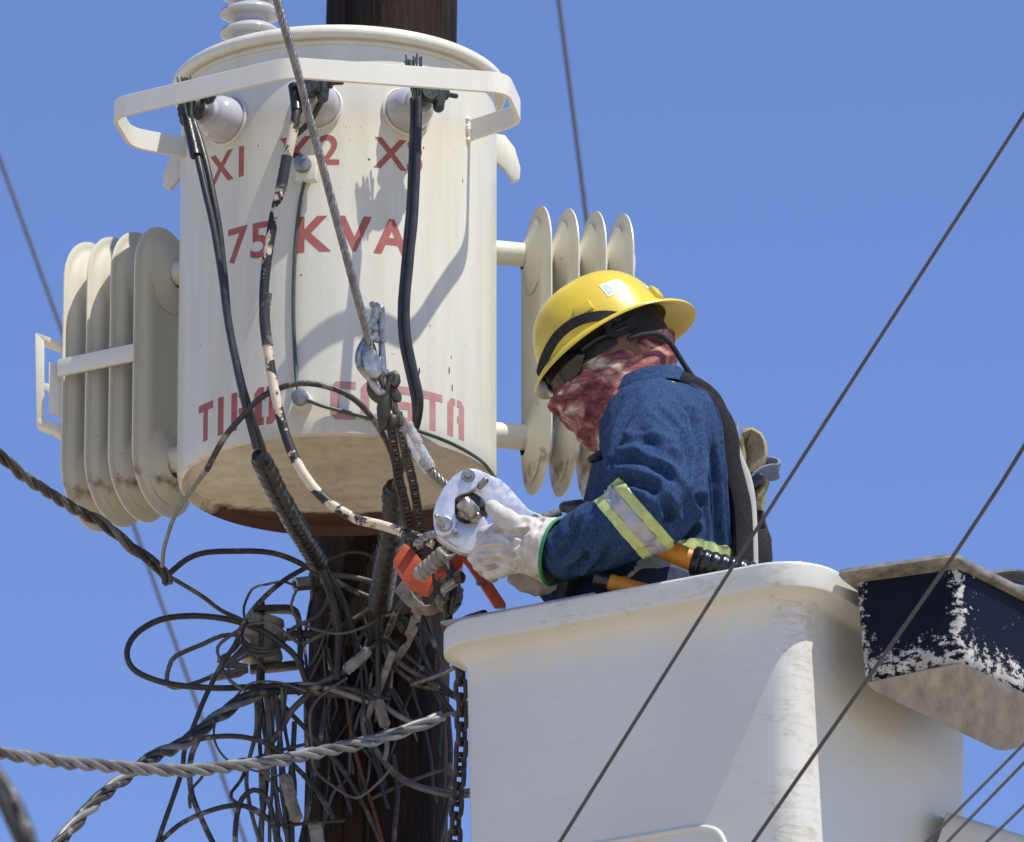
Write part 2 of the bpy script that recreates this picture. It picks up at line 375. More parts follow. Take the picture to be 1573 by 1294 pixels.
def tagged(o, label=None, cat=None, group=None, kind=None):
    if label: o['label'] = label
    if cat: o['category'] = cat
    if group: o['group'] = group
    if kind: o['kind'] = kind
    return o
def adopt(o, parent):
    o.parent = parent
    o.matrix_parent_inverse = WORLD[parent.name].inverted() if parent.name in WORLD else Matrix.Identity(4)
    WORLD[o.name] = Matrix.Identity(4)
WORLD = {}
def obj(name, mb, mat, parent=None, smooth=True, angle=35, bevel=0.0, bseg=2):
    me = bpy.data.meshes.new(name)
    if isinstance(mb, MB):
        me.from_pydata(mb.v, [], mb.f)
        if isinstance(mat, (list, tuple)): me.polygons.foreach_set('material_index', mb.m)
    else: mb.to_mesh(me)
    bm = bmesh.new(); bm.from_mesh(me)
    bmesh.ops.recalc_face_normals(bm, faces=bm.faces)
    if bevel:
        es = [e for e in bm.edges if len(e.link_faces) == 2 and e.calc_face_angle(0) > R(30)]
        bmesh.ops.bevel(bm, geom=es, offset=bevel, segments=bseg, profile=0.5, affect='EDGES', clamp_overlap=True)
    bm.to_mesh(me); bm.free()
    for mm in (mat if isinstance(mat, (list, tuple)) else [mat]): me.materials.append(MATS[mm])
    if smooth:
        me.polygons.foreach_set('use_smooth', [True] * len(me.polygons)); me.set_sharp_from_angle(angle=R(angle))
    me.update()
    o = bpy.data.objects.new(name, me); C.objects.link(o)
    WORLD[o.name] = Matrix.Identity(4)
    if parent: adopt(o, parent)
    return o
def thing(name, label, cat, at, group=None):
    o = bpy.data.objects.new(name, None); C.objects.link(o); o.empty_display_size = 0.05
    o.location = at; WORLD[o.name] = Matrix.Translation(at)
    return tagged(o, label, cat, group)
def curve(pts, step=9.0):
    """Catmull-Rom through photo points (px, py, tc) -> world points"""
    q = [P(*p) if not isinstance(p, Vector) else p for p in pts]
    q = [q[0] * 2 - q[1]] + q + [q[-1] * 2 - q[-2]]; out = []
    for i in range(1, len(q) - 2):
        a, b, c, d = q[i - 1], q[i], q[i + 1], q[i + 2]
        n = max(2, int((c - b).length / (step * U)))
        n = min(n, 60)
        for k in range(n):
            t = k / n
            out.append(0.5 * ((2 * b) + (c - a) * t + (2 * a - 5 * b + 4 * c - d) * t * t + (3 * b - a - 3 * c + d) * t ** 3))
    out.append(q[-2]); return out
def wobble(pts, amp, sc, seed):
    return [p + Vector((noise.noise(p * sc + Vector((seed, 0, 0))), noise.noise(p * sc + Vector((0, seed, 5))), noise.noise(p * sc + Vector((9, 3, seed))))) * amp for p in pts]
def wire(name, pts, r, mat, label=None, cat=None, group=None, parent=None, seg=8, amp=0.8, step=9):
    c = wobble(curve(pts, step), amp * U, 12, random.random() * 50)
    n = len(c)
    rr = [r * U * (1 + 0.06 * noise.noise(p * 25)) for p in c]
    o = obj(name, MB().tube(c, rr, seg), mat, parent, angle=80)
    return tagged(o, label, cat, group)
def frames(c):
    out = []; prev = None
    for i, p in enumerate(c):
        t = (c[min(i + 1, len(c) - 1)] - c[max(i - 1, 0)]).normalized()
        a = t.orthogonal().normalized() if prev is None else (prev - t * prev.dot(t)).normalized()
        prev = a; out.append((p, a, t.cross(a)))
    return out
def twisted(name, pts, n, rs, off, pitch, mat, label=None, cat=None, parent=None, seg=6, step=5, group=None, mats=None, core=False):
    """n strands of radius rs (px) wound at radius off (px), one turn each pitch px; every strand is a part"""
    c = curve(pts, step); fr = frames(c); L = [0.0]
    for i in range(1, len(c)): L.append(L[-1] + (c[i] - c[i - 1]).length)
    mb = MB(); res = []
    for s in range(n):
        q = []
        for (p, a, b), l in zip(fr, L):
            an = 2 * math.pi * (l / (pitch * U) + s / n) + (0.35 if not mats else 0.9 * noise.noise(Vector((l * 3, 4, pitch)))) + 0.35 * noise.noise(Vector((l * 6, s, 0)))
            q.append(p + (a * math.cos(an) + b * math.sin(an)) * off * U * (1 + (0.3 * noise.noise(Vector((l * 5, s * 7, 2))) if mats else 0)))
        mb.tube(q, rs * U, seg)
        if mats: mb.m[-1] = 0
        res.append(q)
    if core: mb.tube(c, off * U * 0.8, 6)
    if mats:
        t = thing(name, label, cat, c[0], group)
        for q, mm in zip(res, mats): obj('strand', MB().tube(q, rs * U, 8), mm, t, angle=80)
        return t
    o = obj(name, mb, mat, parent, angle=80)
    return tagged(o, label, cat, group)
def bolt(parent, p, d, r, h, mat='galvanised', name='bolt', seg=6):
    d = Vector(d).normalized()
    return obj(name, MB().lathe(p, d, [(r, 0), (r, h * .8), (r * .85, h)], seg), mat, parent, angle=25)
def remesh(mb, voxel, smooth_it=6, fac=0.5):
    me = bpy.data.meshes.new('tmp'); me.from_pydata(mb.v, [], mb.f)
    bm = bmesh.new(); bm.from_mesh(me); bmesh.ops.recalc_face_normals(bm, faces=bm.faces); bm.to_mesh(me); bm.free()
    o = bpy.data.objects.new('tmp', me); C.objects.link(o)
    md = o.modifiers.new('r', 'REMESH'); md.mode = 'VOXEL'; md.voxel_size = voxel
    ms = o.modifiers.new('s', 'SMOOTH'); ms.factor = fac; ms.iterations = smooth_it
    dg = bpy.context.evaluated_depsgraph_get()
    out = bpy.data.meshes.new_from_object(o.evaluated_get(dg))
    bpy.data.objects.remove(o); bpy.data.meshes.remove(me)
    bm = bmesh.new(); bm.from_mesh(out); bpy.data.meshes.remove(out); return bm
def ridge(p, sc, seed=0.0):
    return 1 - abs(noise.noise(Vector((p[0] * sc[0] + seed, p[1] * sc[1], p[2] * sc[2])))) * 2
def ell(c, ax, ay, n=24, pw=1.0):
    def e(x): return math.copysign(abs(x) ** pw, x)
    return [Vector(c) + Vector(ax) * e(math.cos(2 * math.pi * k / n)) + Vector(ay) * e(math.sin(2 * math.pi * k / n)) for k in range(n)]
def strip(mb, pts, side, w, th):
    """flat bar of half-width w along side(i) and half-thickness th, through points"""
    rings = []; n = len(pts)
    for i, p in enumerate(pts):
        t = (pts[min(i + 1, n - 1)] - pts[max(i - 1, 0)]).normalized()
        sv = side(i) if callable(side) else side
        a = (sv - t * sv.dot(t)).normalized(); b = t.cross(a)
        rings.append([p + a * w + b * th, p - a * w + b * th, p - a * w - b * th, p + a * w - b * th])
    return mb.loft(rings)

# ------------------------------------------------------------------ ground and pole
g = MB(); n = 24; S = 6000
rings = [0, 20, 60, 200, 600, 2000, 6000]
gr = bmesh.new(); bmesh.ops.create_circle(gr, cap_ends=True, radius=S, segments=64)
tagged(obj('ground', gr, 'ground_dirt', smooth=False), kind='structure')

Ptop, Pbot = P(602, 0, -433), P(577, 1290, -433)
pdir = (Ptop - Pbot)
def pole_at(z): return Pbot + pdir * ((z - Pbot.z) / pdir.z)
mb = MB(); rg = []; NS = 56
zs = [-0.3] + [z * 0.25 for z in range(1, 24)] + [6.0 + i * 0.03 for i in range(int((ZT(-260) - 6.0) / 0.03))]
for z in zs:
    c = pole_at(z); r = (112 - 6.8 * (z - Pbot.z) / (Ptop.z - Pbot.z)) * U
    ring = []
    for k in range(NS):
        a = 2 * math.pi * k / NS
        d = Vector((math.cos(a), math.sin(a), 0))
        x = noise.noise(Vector((d.x * 9, d.y * 9, z * 0.35))); y = noise.noise(Vector((d.x * 22, d.y * 22, z * 0.8 + 7)))
        rr = r * (1 + 0.012 * x) - (0.006 if y > 0.42 else 0.0)
        ring.append(c + d * rr)
    rg.append(ring)
pole = tagged(obj('utility_pole', mb.loft(rg), 'pole_wood', angle=60), 'dark brown weathered wooden utility pole behind the cream transformer', 'utility pole')

# ------------------------------------------------------------------ transformer
tr = thing('transformer', 'cream painted pole transformer tank with red lettering and finned radiators', 'transformer', TK(0, 0, 745))
prof = []
yb = 745
RT = 245 * U
zb, zt_ = ZT(745), ZT(133)
# dented a little: radius noise
def tank_wall():
    mb = MB(); rg = []; ns = 120; nz_ = 40
    for i in range(nz_ + 1):
        z = zb + (zt_ - zb) * i / nz_; ring = []
        for k in range(ns):
            a = 2 * math.pi * k / ns; d = Vector((math.sin(a), -math.cos(a), 0))
            rr = RT
            if i == 0: rr -= 0.004
            ring.append(Vector((AX, 0, z)) + d * rr)
        rg.append(ring)
    return mb.loft(rg, True, False)
obj('tank', tank_wall(), 'cream_tank', tr, angle=50)
mb = MB(); o0 = Vector((AX, 0, zb))
mb.lathe(o0, (0, 0, 1), [(RT - 0.004, 0.0), (RT - 0.009, -0.004), (RT - 0.014, 0.000), (RT - 0.022, 0.012), (RT - 0.05, 0.014), (0.10, 0.014), (0.0, 0.014)], 120, False)
obj('tank_bottom', mb, 'tank_bottom', tr, angle=45)
mb = MB(); zl = ZT(150)
mb.lathe((AX, 0, zl), (0, 0, 1), [(RT - .003, 0), (RT + .003, 0.002), (RT + .013, 0.0), (RT + .018, .004), (RT + .0195, .012), (RT + .017, .021), (RT + .010, .026), (RT + .0, .029), (RT - .02, .034), (RT - .08, .046), (0.12, .056), (0, .058)], 120, False)
obj('lid', mb, 'cream_paint', tr, angle=60)
# band seam under the lid
obj('lid_gasket', MB().lathe((AX, 0, ZT(158)), (0, 0, 1), [(RT + .0005, 0), (RT + .004, .001), (RT + .004, .006), (RT + .0005, .007)], 96, False), 'cream_paint', tr)

# high-voltage bushing on the lid
hv = Vector((P(385, 40, -60).x, 60 * U, 0)); hv.z = ZT(118)
bsh = MB(); prof = [(34, 0), (36, 8), (30, 14)]
z0 = 14
for k in range(7):
    rr = 45 + 1.5 * min(k, 2)
    prof += [(27, z0 + 2), (27, z0 + 10), (rr - 6, z0 + 11), (rr, z0 + 14), (rr - 1, z0 + 18), (rr - 12, z0 + 26), (28, z0 + 31)]
    z0 += 33
prof += [(20, z0 + 4), (18, z0 + 22), (0, z0 + 24)]
obj('high_voltage_bushing', bsh.lathe(hv, (0, 0, 1), [(a * U, b * U) for a, b in prof], 48), 'porcelain', tr, angle=60)

# guard bar: points of the flat bar in plan (px right of axis, px toward camera)
BAR = [(-234, 62), (-319, 107), (-341, 231), (-69, 403), (261, 337), (282, 207), (203, 137)]
zbar = ZT(250)
def plan(x, tc, z): return Vector((AX + x * U, -tc * U, z))
def rounded(path, rad, n=5):
    out = [path[0]]
    for i in range(1, len(path) - 1):
        a, b, c = Vector(path[i - 1]), Vector(path[i]), Vector(path[i + 1])
        r = min(rad, (a - b).length * .45, (c - b).length * .45)
        p, q = b + (a - b).normalized() * r, b + (c - b).normalized() * r
        for k in range(n + 1):
            t = k / n; out.append(tuple(p * (1 - t) ** 2 + b * 2 * t * (1 - t) + q * t * t))
    out.append(path[-1]); return out
pp = [plan(x, t, zbar) for x, t in rounded(BAR, 26)]
mb = MB(); strip(mb, pp, Vector((0, 0, 1)), 16.5 * U, 3.2 * U)
obj('guard_bar', mb, 'white_bar', tr, angle=24, bevel=0.0007, bseg=1)
for (x, t) in (BAR[0], BAR[-1]):
    mb = MB(); d = Vector((x, -t, 0)).normalized()
    for s in range(9):
        mb.ball(plan(x, t, zbar + (s - 4) * 4.2 * U) + d * 1.5 * U + Vector((-d.y, d.x, 0)) * random.uniform(-6, -3) * U, random.uniform(4, 5.5) * U, 8, 6)
    obj('weld_bead', mb, 'white_bar', tr, angle=80)

# lifting lugs (curved horn plates)
for az, horn in ((97, [(0, 26), (16, 24), (30, 8), (38, -18), (37, -34), (28, -38), (16, -22), (0, -10)]), (-104, [(0, 30), (14, 24), (26, 6), (36, -14), (37, -32), (26, -38), (12, -24), (0, -16)])):
    a = R(az); d = Vector((math.sin(a), -math.cos(a), 0)); tang = Vector((math.cos(a), math.sin(a), 0))
    o = Vector((AX, 0, ZT(226))) + d * (RT - .004)
    outl = [o + d * (x * 1.1 * U) + Vector((0, 0, y * 1.25 * U)) - tang * 6 * U for x, y in horn]
    obj('lifting_lug', MB().prism(outl, tang * 12 * U), 'cream_paint', tr, bevel=0.003)

# low-voltage bushings with clamps
BUSH = [-43, -7, 26]
for i, az in enumerate(BUSH):
    a = R(az); d = Vector((math.sin(a), -math.cos(a), 0.06)).normalized(); o = TK(az, 243, 251)
    side = Vector((math.cos(a), math.sin(a), 0))
    pf = [(38.5, 0), (38, 4), (36, 4.5), (35.5, 16), (33, 30), (27, 40), (23, 43), (21.5, 44), (21, 52), (17, 54), (0, 54)]
    b = obj('low_voltage_bushing', MB().lathe(o, d, [(r * U, h * U) for r, h in pf], 40), 'porcelain', tr, angle=40)
    obj('gasket_ring', MB().lathe(o, d, [(39.5 * U, -2 * U), (40.5 * U, 3 * U), (38 * U, 5 * U)], 40, False), 'cream_paint', b)
    obj('stud', MB().lathe(o + d * 50 * U, d, [(10 * U, 0), (10 * U, 26 * U), (8 * U, 30 * U)], 12), 'galvanised', b)
    q = o + d * 74 * U
    cl = MB(); cl.lathe(q - d * 10 * U, d, [(13 * U, 0), (16 * U, 3 * U), (17 * U, 16 * U), (13 * U, 22 * U)], 14)
    s2 = (1 if i else -1)
    cl.box(q + side * s2 * 12 * U, side * 16 * U, d * 8 * U, Vector((0, 0, 11 * U)))
    cl.capsule([q + side * s2 * 20 * U - Vector((0, 0, 18 * U)), q + side * s2 * 22 * U + Vector((0, 0, 16 * U))], [9 * U, 10 * U], 10)
    cl.capsule([q - side * s2 * 8 * U + Vector((0, 0, -16 * U)), q + side * s2 * 4 * U + Vector((0, 0, 12 * U))], [8 * U, 9 * U], 10)
    obj('terminal_clamp', cl, 'bronze', b, angle=40, bevel=0.0)
    bl = MB()
    for hh in (5, -8):
        bl.lathe(q + side * s2 * 4 * U + Vector((0, 0, hh * U)), side * (1 if i else 1), [(4.2 * U, -30 * U), (4.2 * U, 46 * U), (3 * U, 48 * U)], 8) if hh > 0 else None
    bl.lathe(q + side * 26 * U + Vector((0, 0, 5 * U)), side, [(9 * U, 0), (9 * U, 9 * U)], 6)
    obj('clamp_bolt', bl, 'bronze', b, angle=30)
# frayed wire ends sticking up at the clamps
for px, py, tc, n in ((287, 124, 262, 12), (636, 92, 300, 18)):
    mb = MB()
    for k in range(n):
        e = V(random.gauss(0, 5.0) - 2, random.gauss(0, 4), random.uniform(-8, 8)); s = V(random.uniform(-6, 6), random.uniform(-6, 6), 0)
        b0 = P(px + 5, py + 62, tc) + s; e1 = P(px, py, tc) + e + s
        mb.tube([b0, (b0 + e1) / 2 + s * 0.2, e1], 1.5 * U, 5)
    obj('frayed_wire_end', mb, 'green_wire', tr, angle=80)

# ground lugs and their boss
for az, y, rr in ((-10.5, 347, 14), (-10.8, 700, 13)):
    a = R(az); d = Vector((math.sin(a), -math.cos(a), 0)); o = TK(az, 243, y)
    b = obj('ground_boss', MB().lathe(o, d, [(rr * U * 1.15, 0), (rr * U * 1.1, 22 * U), (rr * U, 24 * U)], 20), 'cream_paint', tr)
    obj('ground_bolt', MB().lathe(o + d * 24 * U, d, [(rr * 0.95 * U, 0), (rr * U, 3 * U), (rr * 0.95 * U, 12 * U), (rr * .4 * U, 14 * U)], 12), 'galvanised', b)
a = R(-10.5); d = Vector((math.sin(a), -math.cos(a), 0)); sd_ = Vector((math.cos(a), math.sin(a), 0)); o = TK(-10.5, 262, 352)
obj('ground_pad', MB().box(o + sd_ * 4 * U, sd_ * 16 * U, d * 8 * U, Vector((0, 0, 20 * U))), 'cream_paint', tr, bevel=0.002)

# ---- lettering, bent round the tank
def bend_letters(bm_, az_c, ycen, name, mat, rad=245.35):
    """bm_ has letters in the XY plane in px units, centred on x=0; wrap them on the tank"""
    for k in range(-40, 41):
        x = k * 6.0
        gmt = bm_.verts[:] + bm_.edges[:] + bm_.faces[:]
        bmesh.ops.bisect_plane(bm_, geom=gmt, plane_co=(x, 0, 0), plane_no=(1, 0, 0), dist=1e-5)
    for v in bm_.verts:
        az = az_c + math.degrees(v.co.x / 245.0)
        p = TK(az, rad, ycen); p.z += v.co.y * U; v.co = p
    bmesh.ops.triangulate(bm_, faces=bm_.faces[:])
    o = obj(name, bm_, mat, tr, smooth=False); bm_.free(); return o
def text_bm(s, height, bold):
    cu = bpy.data.curves.new('t', 'FONT'); cu.body = s; cu.align_x = 'CENTER'; cu.align_y = 'CENTER'; cu.offset = bold; cu.resolution_u = 5
    o = bpy.data.objects.new('t', cu); C.objects.link(o)
    dg = bpy.context.evaluated_depsgraph_get(); me = bpy.data.meshes.new_from_object(o.evaluated_get(dg))
    bpy.data.objects.remove(o)
    b = bmesh.new(); b.from_mesh(me); bpy.data.meshes.remove(me)
    bmesh.ops.remove_doubles(b, verts=b.verts[:], dist=1e-4)
    ys = [v.co.y for v in b.verts]; xs = [v.co.x for v in b.verts]; k = height / (max(ys) - min(ys))
    mx, my = (max(xs) + min(xs)) / 2, (max(ys) + min(ys)) / 2
    for v in b.verts: v.co = Vector(((v.co.x - mx) * k, (v.co.y - my) * k, 0))
    return b
for s, az, y, h, bo in (('X', -46.2, 318, 50, .018), ('1', -36.3, 318, 50, .02), ('X', -14.6, 318, 50, .018), ('2', -2.4, 317, 49, .018), ('X', 20.0, 318, 50, .018), ('3', 29.4, 318, 50, .018),
                        ('7', -37.6, 444, 58, .02), ('5', -28.0, 444, 58, .02), ('K', -7.6, 444, 58, .03), ('V', 6.8, 444, 58, .03), ('A', 20.6, 444, 58, .03)):
    bend_letters(text_bm(s, h, bo), az, y, 'letter', 'red_print')
# a stencil break in the A and block stencil letters for the lower line
def rects(rs):
    b = bmesh.new()
    for q in rs:
        if len(q) == 4 and not isinstance(q[0], tuple):
            x0, y0, x1, y1 = q; q = [(x0, y0), (x1, y0), (x1, y1), (x0, y1)]
        vs = [b.verts.new((x - 0.5, y - 0.5, 0)) for x, y in q]; b.faces.new(vs)
    return b
ST = {
 'T': [(0, .8, 1, 1), (.36, 0, .66, .797)],
 'I': [(.34, 0, .66, 1)],
 'P': [(.08, 0, .38, 1), [(.45, .40), (.72, .40), (.95, .52), (.95, .88), (.72, 1), (.45, 1), (.45, .84), (.66, .84), (.66, .56), (.45, .56)]],
 'O': [[(.44, 0), (.44, .2), (.32, .2), (.32, .8), (.44, .8), (.44, 1), (.2, 1), (.0, .85), (.0, .15), (.2, 0)], [(.56, 0), (.56, .2), (.68, .2), (.68, .8), (.56, .8), (.56, 1), (.8, 1), (1, .85), (1, .15), (.8, 0)]],
 'C': [[(.2, 0), (1, 0), (1, .2), (.34, .2), (.34, .8), (1, .8), (1, 1), (.2, 1), (0, .85), (0, .15)]],
 'S': [[(0, .0), (.8, 0), (1, .13), (1, .47), (.84, .6), (.32, .6), (.32, .8), (.95, .8), (.95, 1), (.15, 1), (0, .87), (0, .53), (.15, .4), (.68, .4), (.68, .2), (0, .2)]],
 'A': [[(.0, 0), (.32, 0), (.32, .82), (.44, .82), (.44, 1), (.2, 1), (.0, .85)], [(.56, 1), (.56, .82), (.68, .82), (.68, .58), (.56, .58), (.56, .40), (.68, .40), (.68, 0), (1, 0), (1, .85), (.8, 1)]],
}
WD = {'I': 22}
for az, y, wd, ht in ((31.5, 640, 3.4, 15), (45, 628, 2.6, 16), (46.5, 652, 2.6, 13), (46, 606, 2, 7), (36, 568, 2, 6), (-29, 300, 3, 3), (12, 330, 4, 4), (33, 300, 3, 4), (52, 330, 2, 9), (-12, 505, 4, 3)):
    q = [((random.uniform(.6, 1.1) * math.cos(k * .785)) * wd / 2, (random.uniform(.6, 1.1) * math.sin(k * .785)) * ht / 2) for k in range(8)]
    cb_ = bmesh.new(); cb_.faces.new([cb_.verts.new((x, y_, 0)) for x, y_ in q]); bend_letters(cb_, az, y, 'rust_chip', 'rust')
for ch, az in (('T', -53.6), ('I', -45.0), ('P', -36.0), ('O', -25.2), ('C', 3.2), ('O', 13.9), ('S', 25.6), ('T', 37.2), ('A', 48.6)):
    b = rects(ST[ch]); wv = 38
    for v in b.verts: v.co.x *= wv; v.co.y *= 61
    bend_letters(b, az, 697, 'letter', 'pale_red_print' if az > 0 else 'red_print')

# ---- radiators
def panel_outline(r, h, n=20):
    """stadium outline in (p, z): half width r, half height h"""
    o = []
    for k in range(n + 1): a = math.pi * k / n; o.append((r * math.cos(a), h - r + r * math.sin(a)))
    for k in range(n + 1): a = math.pi + math.pi * k / n; o.append((r * math.cos(a), -(h - r) + r * math.sin(a)))
    return o
def radiator(az, ytop, ybot):
    a = R(az); d = Vector((math.sin(a), -math.cos(a), 0)); p = Vector((math.cos(a), math.sin(a), 0))
    c0 = Vector((AX, 0, (ZT(ytop) + ZT(ybot)) / 2)); hh = (ZT(ytop) - ZT(ybot)) / 2 / U
    root = thing('radiator', None, None, c0 + d * (RT + .1)); adopt(root, tr); WORLD[root.name] = Matrix.Translation(root.location)
    obj('header_pipe', MB().lathe(c0 + d * (RT - .01) + Vector((0, 0, (hh - 78) * U)), d, [(19 * U, 0), (19 * U, 72 * U), (24 * U, 80 * U), (19 * U, 84 * U), (19 * U, 214 * U), (14 * U, 218 * U)], 24), 'cream_panel', root, angle=50)
    obj('header_pipe', MB().lathe(c0 + d * (RT - .01) - Vector((0, 0, (hh - 88) * U)), d, [(20 * U, 0), (20 * U, 72 * U), (25 * U, 80 * U), (20 * U, 84 * U), (20 * U, 214 * U), (14 * U, 218 * U)], 24), 'cream_panel', root, angle=50)
    for k in range(4):
        c = c0 + d * (318 + 44 * k) * U
        mb = MB()
        def ring(rr, h2, off, pinch=0.0):
            return [c + p * (x * U) + Vector((0, 0, z * U)) + d * off * U for x, z in panel_outline(rr, h2)]
        W_, H_ = 88, hh
        sq = lambda f: (W_ * f, H_ - W_ * (1 - f))
        rg = [ring(14, H_ - 74, -6), ring(30, H_ - 58, -6.5), ring(W_ - 42, H_ - 42, -8.8), ring(W_ - 24, H_ - 24, -7.2), ring(W_ - 18, H_ - 18, -2.2), ring(W_ - 10, H_ - 10, -1.2), ring(W_ - 3, H_ - 3, -2.0), ring(W_, H_, -1), ring(W_, H_, 1), ring(W_ - 3, H_ - 3, 2.0), ring(W_ - 10, H_ - 10, 1.2), ring(W_ - 18, H_ - 18, 2.2), ring(W_ - 24, H_ - 24, 7.2), ring(W_ - 42, H_ - 42, 8.8), ring(30, H_ - 58, 6.5), ring(14, H_ - 74, 6)]
        mb.loft(rg)
        for sgn in (1, -1):   # cone swelling round the header pipe
            zc = Vector((0, 0, sgn * (hh - 80) * U))
            for s2 in (1, -1):
                mb.lathe(c + zc, d * s2, [(60 * U, 7.2 * U), (50 * U, 10.5 * U), (39 * U, 14.5 * U), (28 * U, 19 * U), (21 * U, 22 * U)], 20, False)
        obj('fin', mb, 'cream_panel', root, angle=40)
    return root
radL = radiator(-121, 296, 740)
radR = radiator(105, 293, 730)
# flat tie bar and bracket on the left radiator
mb = MB(); q0, q1 = P(88, 560, 0), P(205, 545, 0)
a = R(-121); d = Vector((math.sin(a), -math.cos(a), 0)); pl = Vector((math.cos(a), math.sin(a), 0))
base = Vector((AX, 0, ZT(514))) + pl * 92 * U
mb.box(base + d * 384 * U, d * 71 * U, pl * 3.5 * U, Vector((0, 0, 14 * U)))
obj('tie_bar', mb, 'white_bar', radL, bevel=0.0015)
def bplate(name, pts, parent, dep=12, mat='cream_panel'):
    return obj(name, MB().prism([P(x, y, -172) for x, y in pts], Vector((0, dep * U, 0))), mat, parent, bevel=0.0008, angle=30)
brk = bplate('bracket', [(54, 512), (68, 518), (68, 640), (56, 648)], radL, 5)
bplate('bracket_arm', [(54, 511), (96, 525), (96, 535), (66, 523)], brk, 30)
bplate('bracket_arm', [(56, 641), (96, 652), (96, 668), (56, 650)], brk, 30)
bplate('bracket_plate', [(75, 556), (96, 561), (96, 642), (75, 634)], brk, 6)
bplate('bracket_plate', [(67, 588), (77, 590), (77, 602), (67, 600)], brk, 5)
# hangers to the pole
for yy in (230, 620):
    mb = MB(); z = ZT(yy); e = pole_at(z); e0 = Vector((AX, 0, z)); dd = (e - e0); dd.z = 0; dd.normalize(); sdv = Vector((-dd.y, dd.x, 0))
    e0 = Vector((AX, 0, z)) + dd * (RT - .01); e1 = Vector((e.x, e.y, z)) - dd * 0.118
    for s in (-1, 1): mb.box((e0 + e1) / 2 + sdv * s * 0.05, (e1 - e0) / 2, sdv * .005, Vector((0, 0, .05)))
    mb.box(e1 - dd * .004, sdv * .07, dd * .004, Vector((0, 0, .055)))
    obj('pole_hanger', mb, 'cream_paint', tr, bevel=0.001)
# ------------------------------------------------------------------ aerial bucket
BA = R(31)
ex = Vector((math.cos(BA), -math.sin(BA), 0))       # along the face that looks left of the camera (towards the near corner)
ey = Vector((math.sin(BA), math.cos(BA), 0))        # away along the right-hand face
# top of the near corner (sharp, body) in plan
NB = P(1226, 905, 706)
def bk(x, y, z): return NB + ex * x * U + ey * y * U + Vector((0, 0, z * U))
def rrect(x0, x1, y0, y1, r, z, n=8):
    o = []
    for cx_, cy_, a0 in ((x1 - r, y0 + r, -90), (x1 - r, y1 - r, 0), (x0 + r, y1 - r, 90), (x0 + r, y0 + r, 180)):
        for k in range(n + 1):
            a = R(a0 + 90 * k / n); o.append(bk(cx_ + r * math.cos(a), cy_ + r * math.sin(a), z))
    return o
L_, LY_ = 582, 540
mb = MB()
def sec(ins, z, r=48): return rrect(-L_ + ins, -ins, ins, LY_ - ins, max(8, r - ins), z)
DEP = 1240
dr = 0.022
outer = [sec(dr * 1.0 * DEP + 30, -DEP), sec(dr * DEP, -DEP + 34)]
for i in range(26): outer.append(sec(dr * (DEP - 60) * (1 - i / 25.0), -DEP + 60 + (DEP - 60 - 20) * i / 25.0))
lip = [sec(-3, -14), sec(-12, -7), sec(-26, -1.5), sec(-34, 0), sec(-35, 3), sec(-35, 34), sec(-33.5, 37), sec(-30, 38), sec(-8, 38), sec(0, 36), sec(5, 30)]
inner = [sec(10, 0), sec(14, -100), sec(30, -DEP + 60), sec(60, -DEP + 40)]
mb.loft(outer + lip + inner)
bucket = obj('aerial_bucket', mb, 'bucket_white', None, angle=26)
tagged(bucket, 'white fibreglass aerial bucket with scuffed corner holding the worker', 'aerial bucket')
def wear_attr(o, fn):
    at = o.data.attributes.new('wear', 'FLOAT', 'POINT')
    at.data.foreach_set('value', [fn(v.co) for v in o.data.vertices])
cax = bk(-30, 30, 0)
bpy.context.view_layer.update()
def bwear(p):
    q = Vector((p.x - cax.x, p.y - cax.y, 0)).length / U
    lipd = max(0, 1 - abs((p.z - bk(0, 0, 20).z) / U) / 40)
    lc = bk(-L_ + 20, 20, 0); q2 = Vector((p.x - lc.x, p.y - lc.y, 0)).length / U
    return max(0.72 * max(0, 1 - q / 85), 0.62 * lipd, 0.3 * max(0, 1 - q2 / 90))
# subdivide the big flat faces so the wear can fade
bm = bmesh.new(); bm.from_mesh(bucket.data)
for _ in range(2):
    es = [e for e in bm.edges if e.calc_length() > 60 * U and abs((e.verts[0].co - e.verts[1].co).normalized().z) < 0.5]
    bmesh.ops.subdivide_edges(bm, edges=es, cuts=3, use_grid_fill=True)
bm.to_mesh(bucket.data); bm.free()
bucket.data.polygons.foreach_set('use_smooth', [True] * len(bucket.data.polygons)); bucket.data.set_sharp_from_angle(angle=R(26))
wear_attr(bucket, bwear)
# foot-step outline raised low on the left-hand face
so_ = []
zc = -346
def onface(x, z, off):
    ins = dr * (DEP - 60) * (1 - (z + DEP) / DEP)
    return bk(x, ins - off, z)
path = [(-450, zc - 200), (-450, zc - 20), (-440, zc + 4), (-415, zc + 14), (-170, zc + 14), (-140, zc + 4), (-128, zc - 22), (-122, zc - 90), (-118, zc - 200)]
path = rounded(path, 26, 4)
obj('step_recess_rim', MB().tube([onface(x, z, -1) for x, z in path], 5.5 * U, 8), 'bucket_white', bucket, angle=80)
# dark liner edge showing along the left part of the rim, black hose resting on the rim
mb = MB()
strip(mb, [bk(-L_ - 8 + 8 * i, -20, 40) for i in range(34)], ey, 9 * U, 2.2 * U)
obj('rim_strip', mb, 'bare_fibreglass', bucket, bevel=0.001)
tagged(obj('rim_hose', MB().tube(curve([bk(-L_ + 40, 60, 30), bk(-L_ + 10, 30, 52), bk(-L_ + 20, 0, 46), bk(-L_ + 60, -14, 45)], 6), 8 * U, 8), 'black_rubber'), 'short black hose end curling over the left corner of the white bucket rim', 'hose')

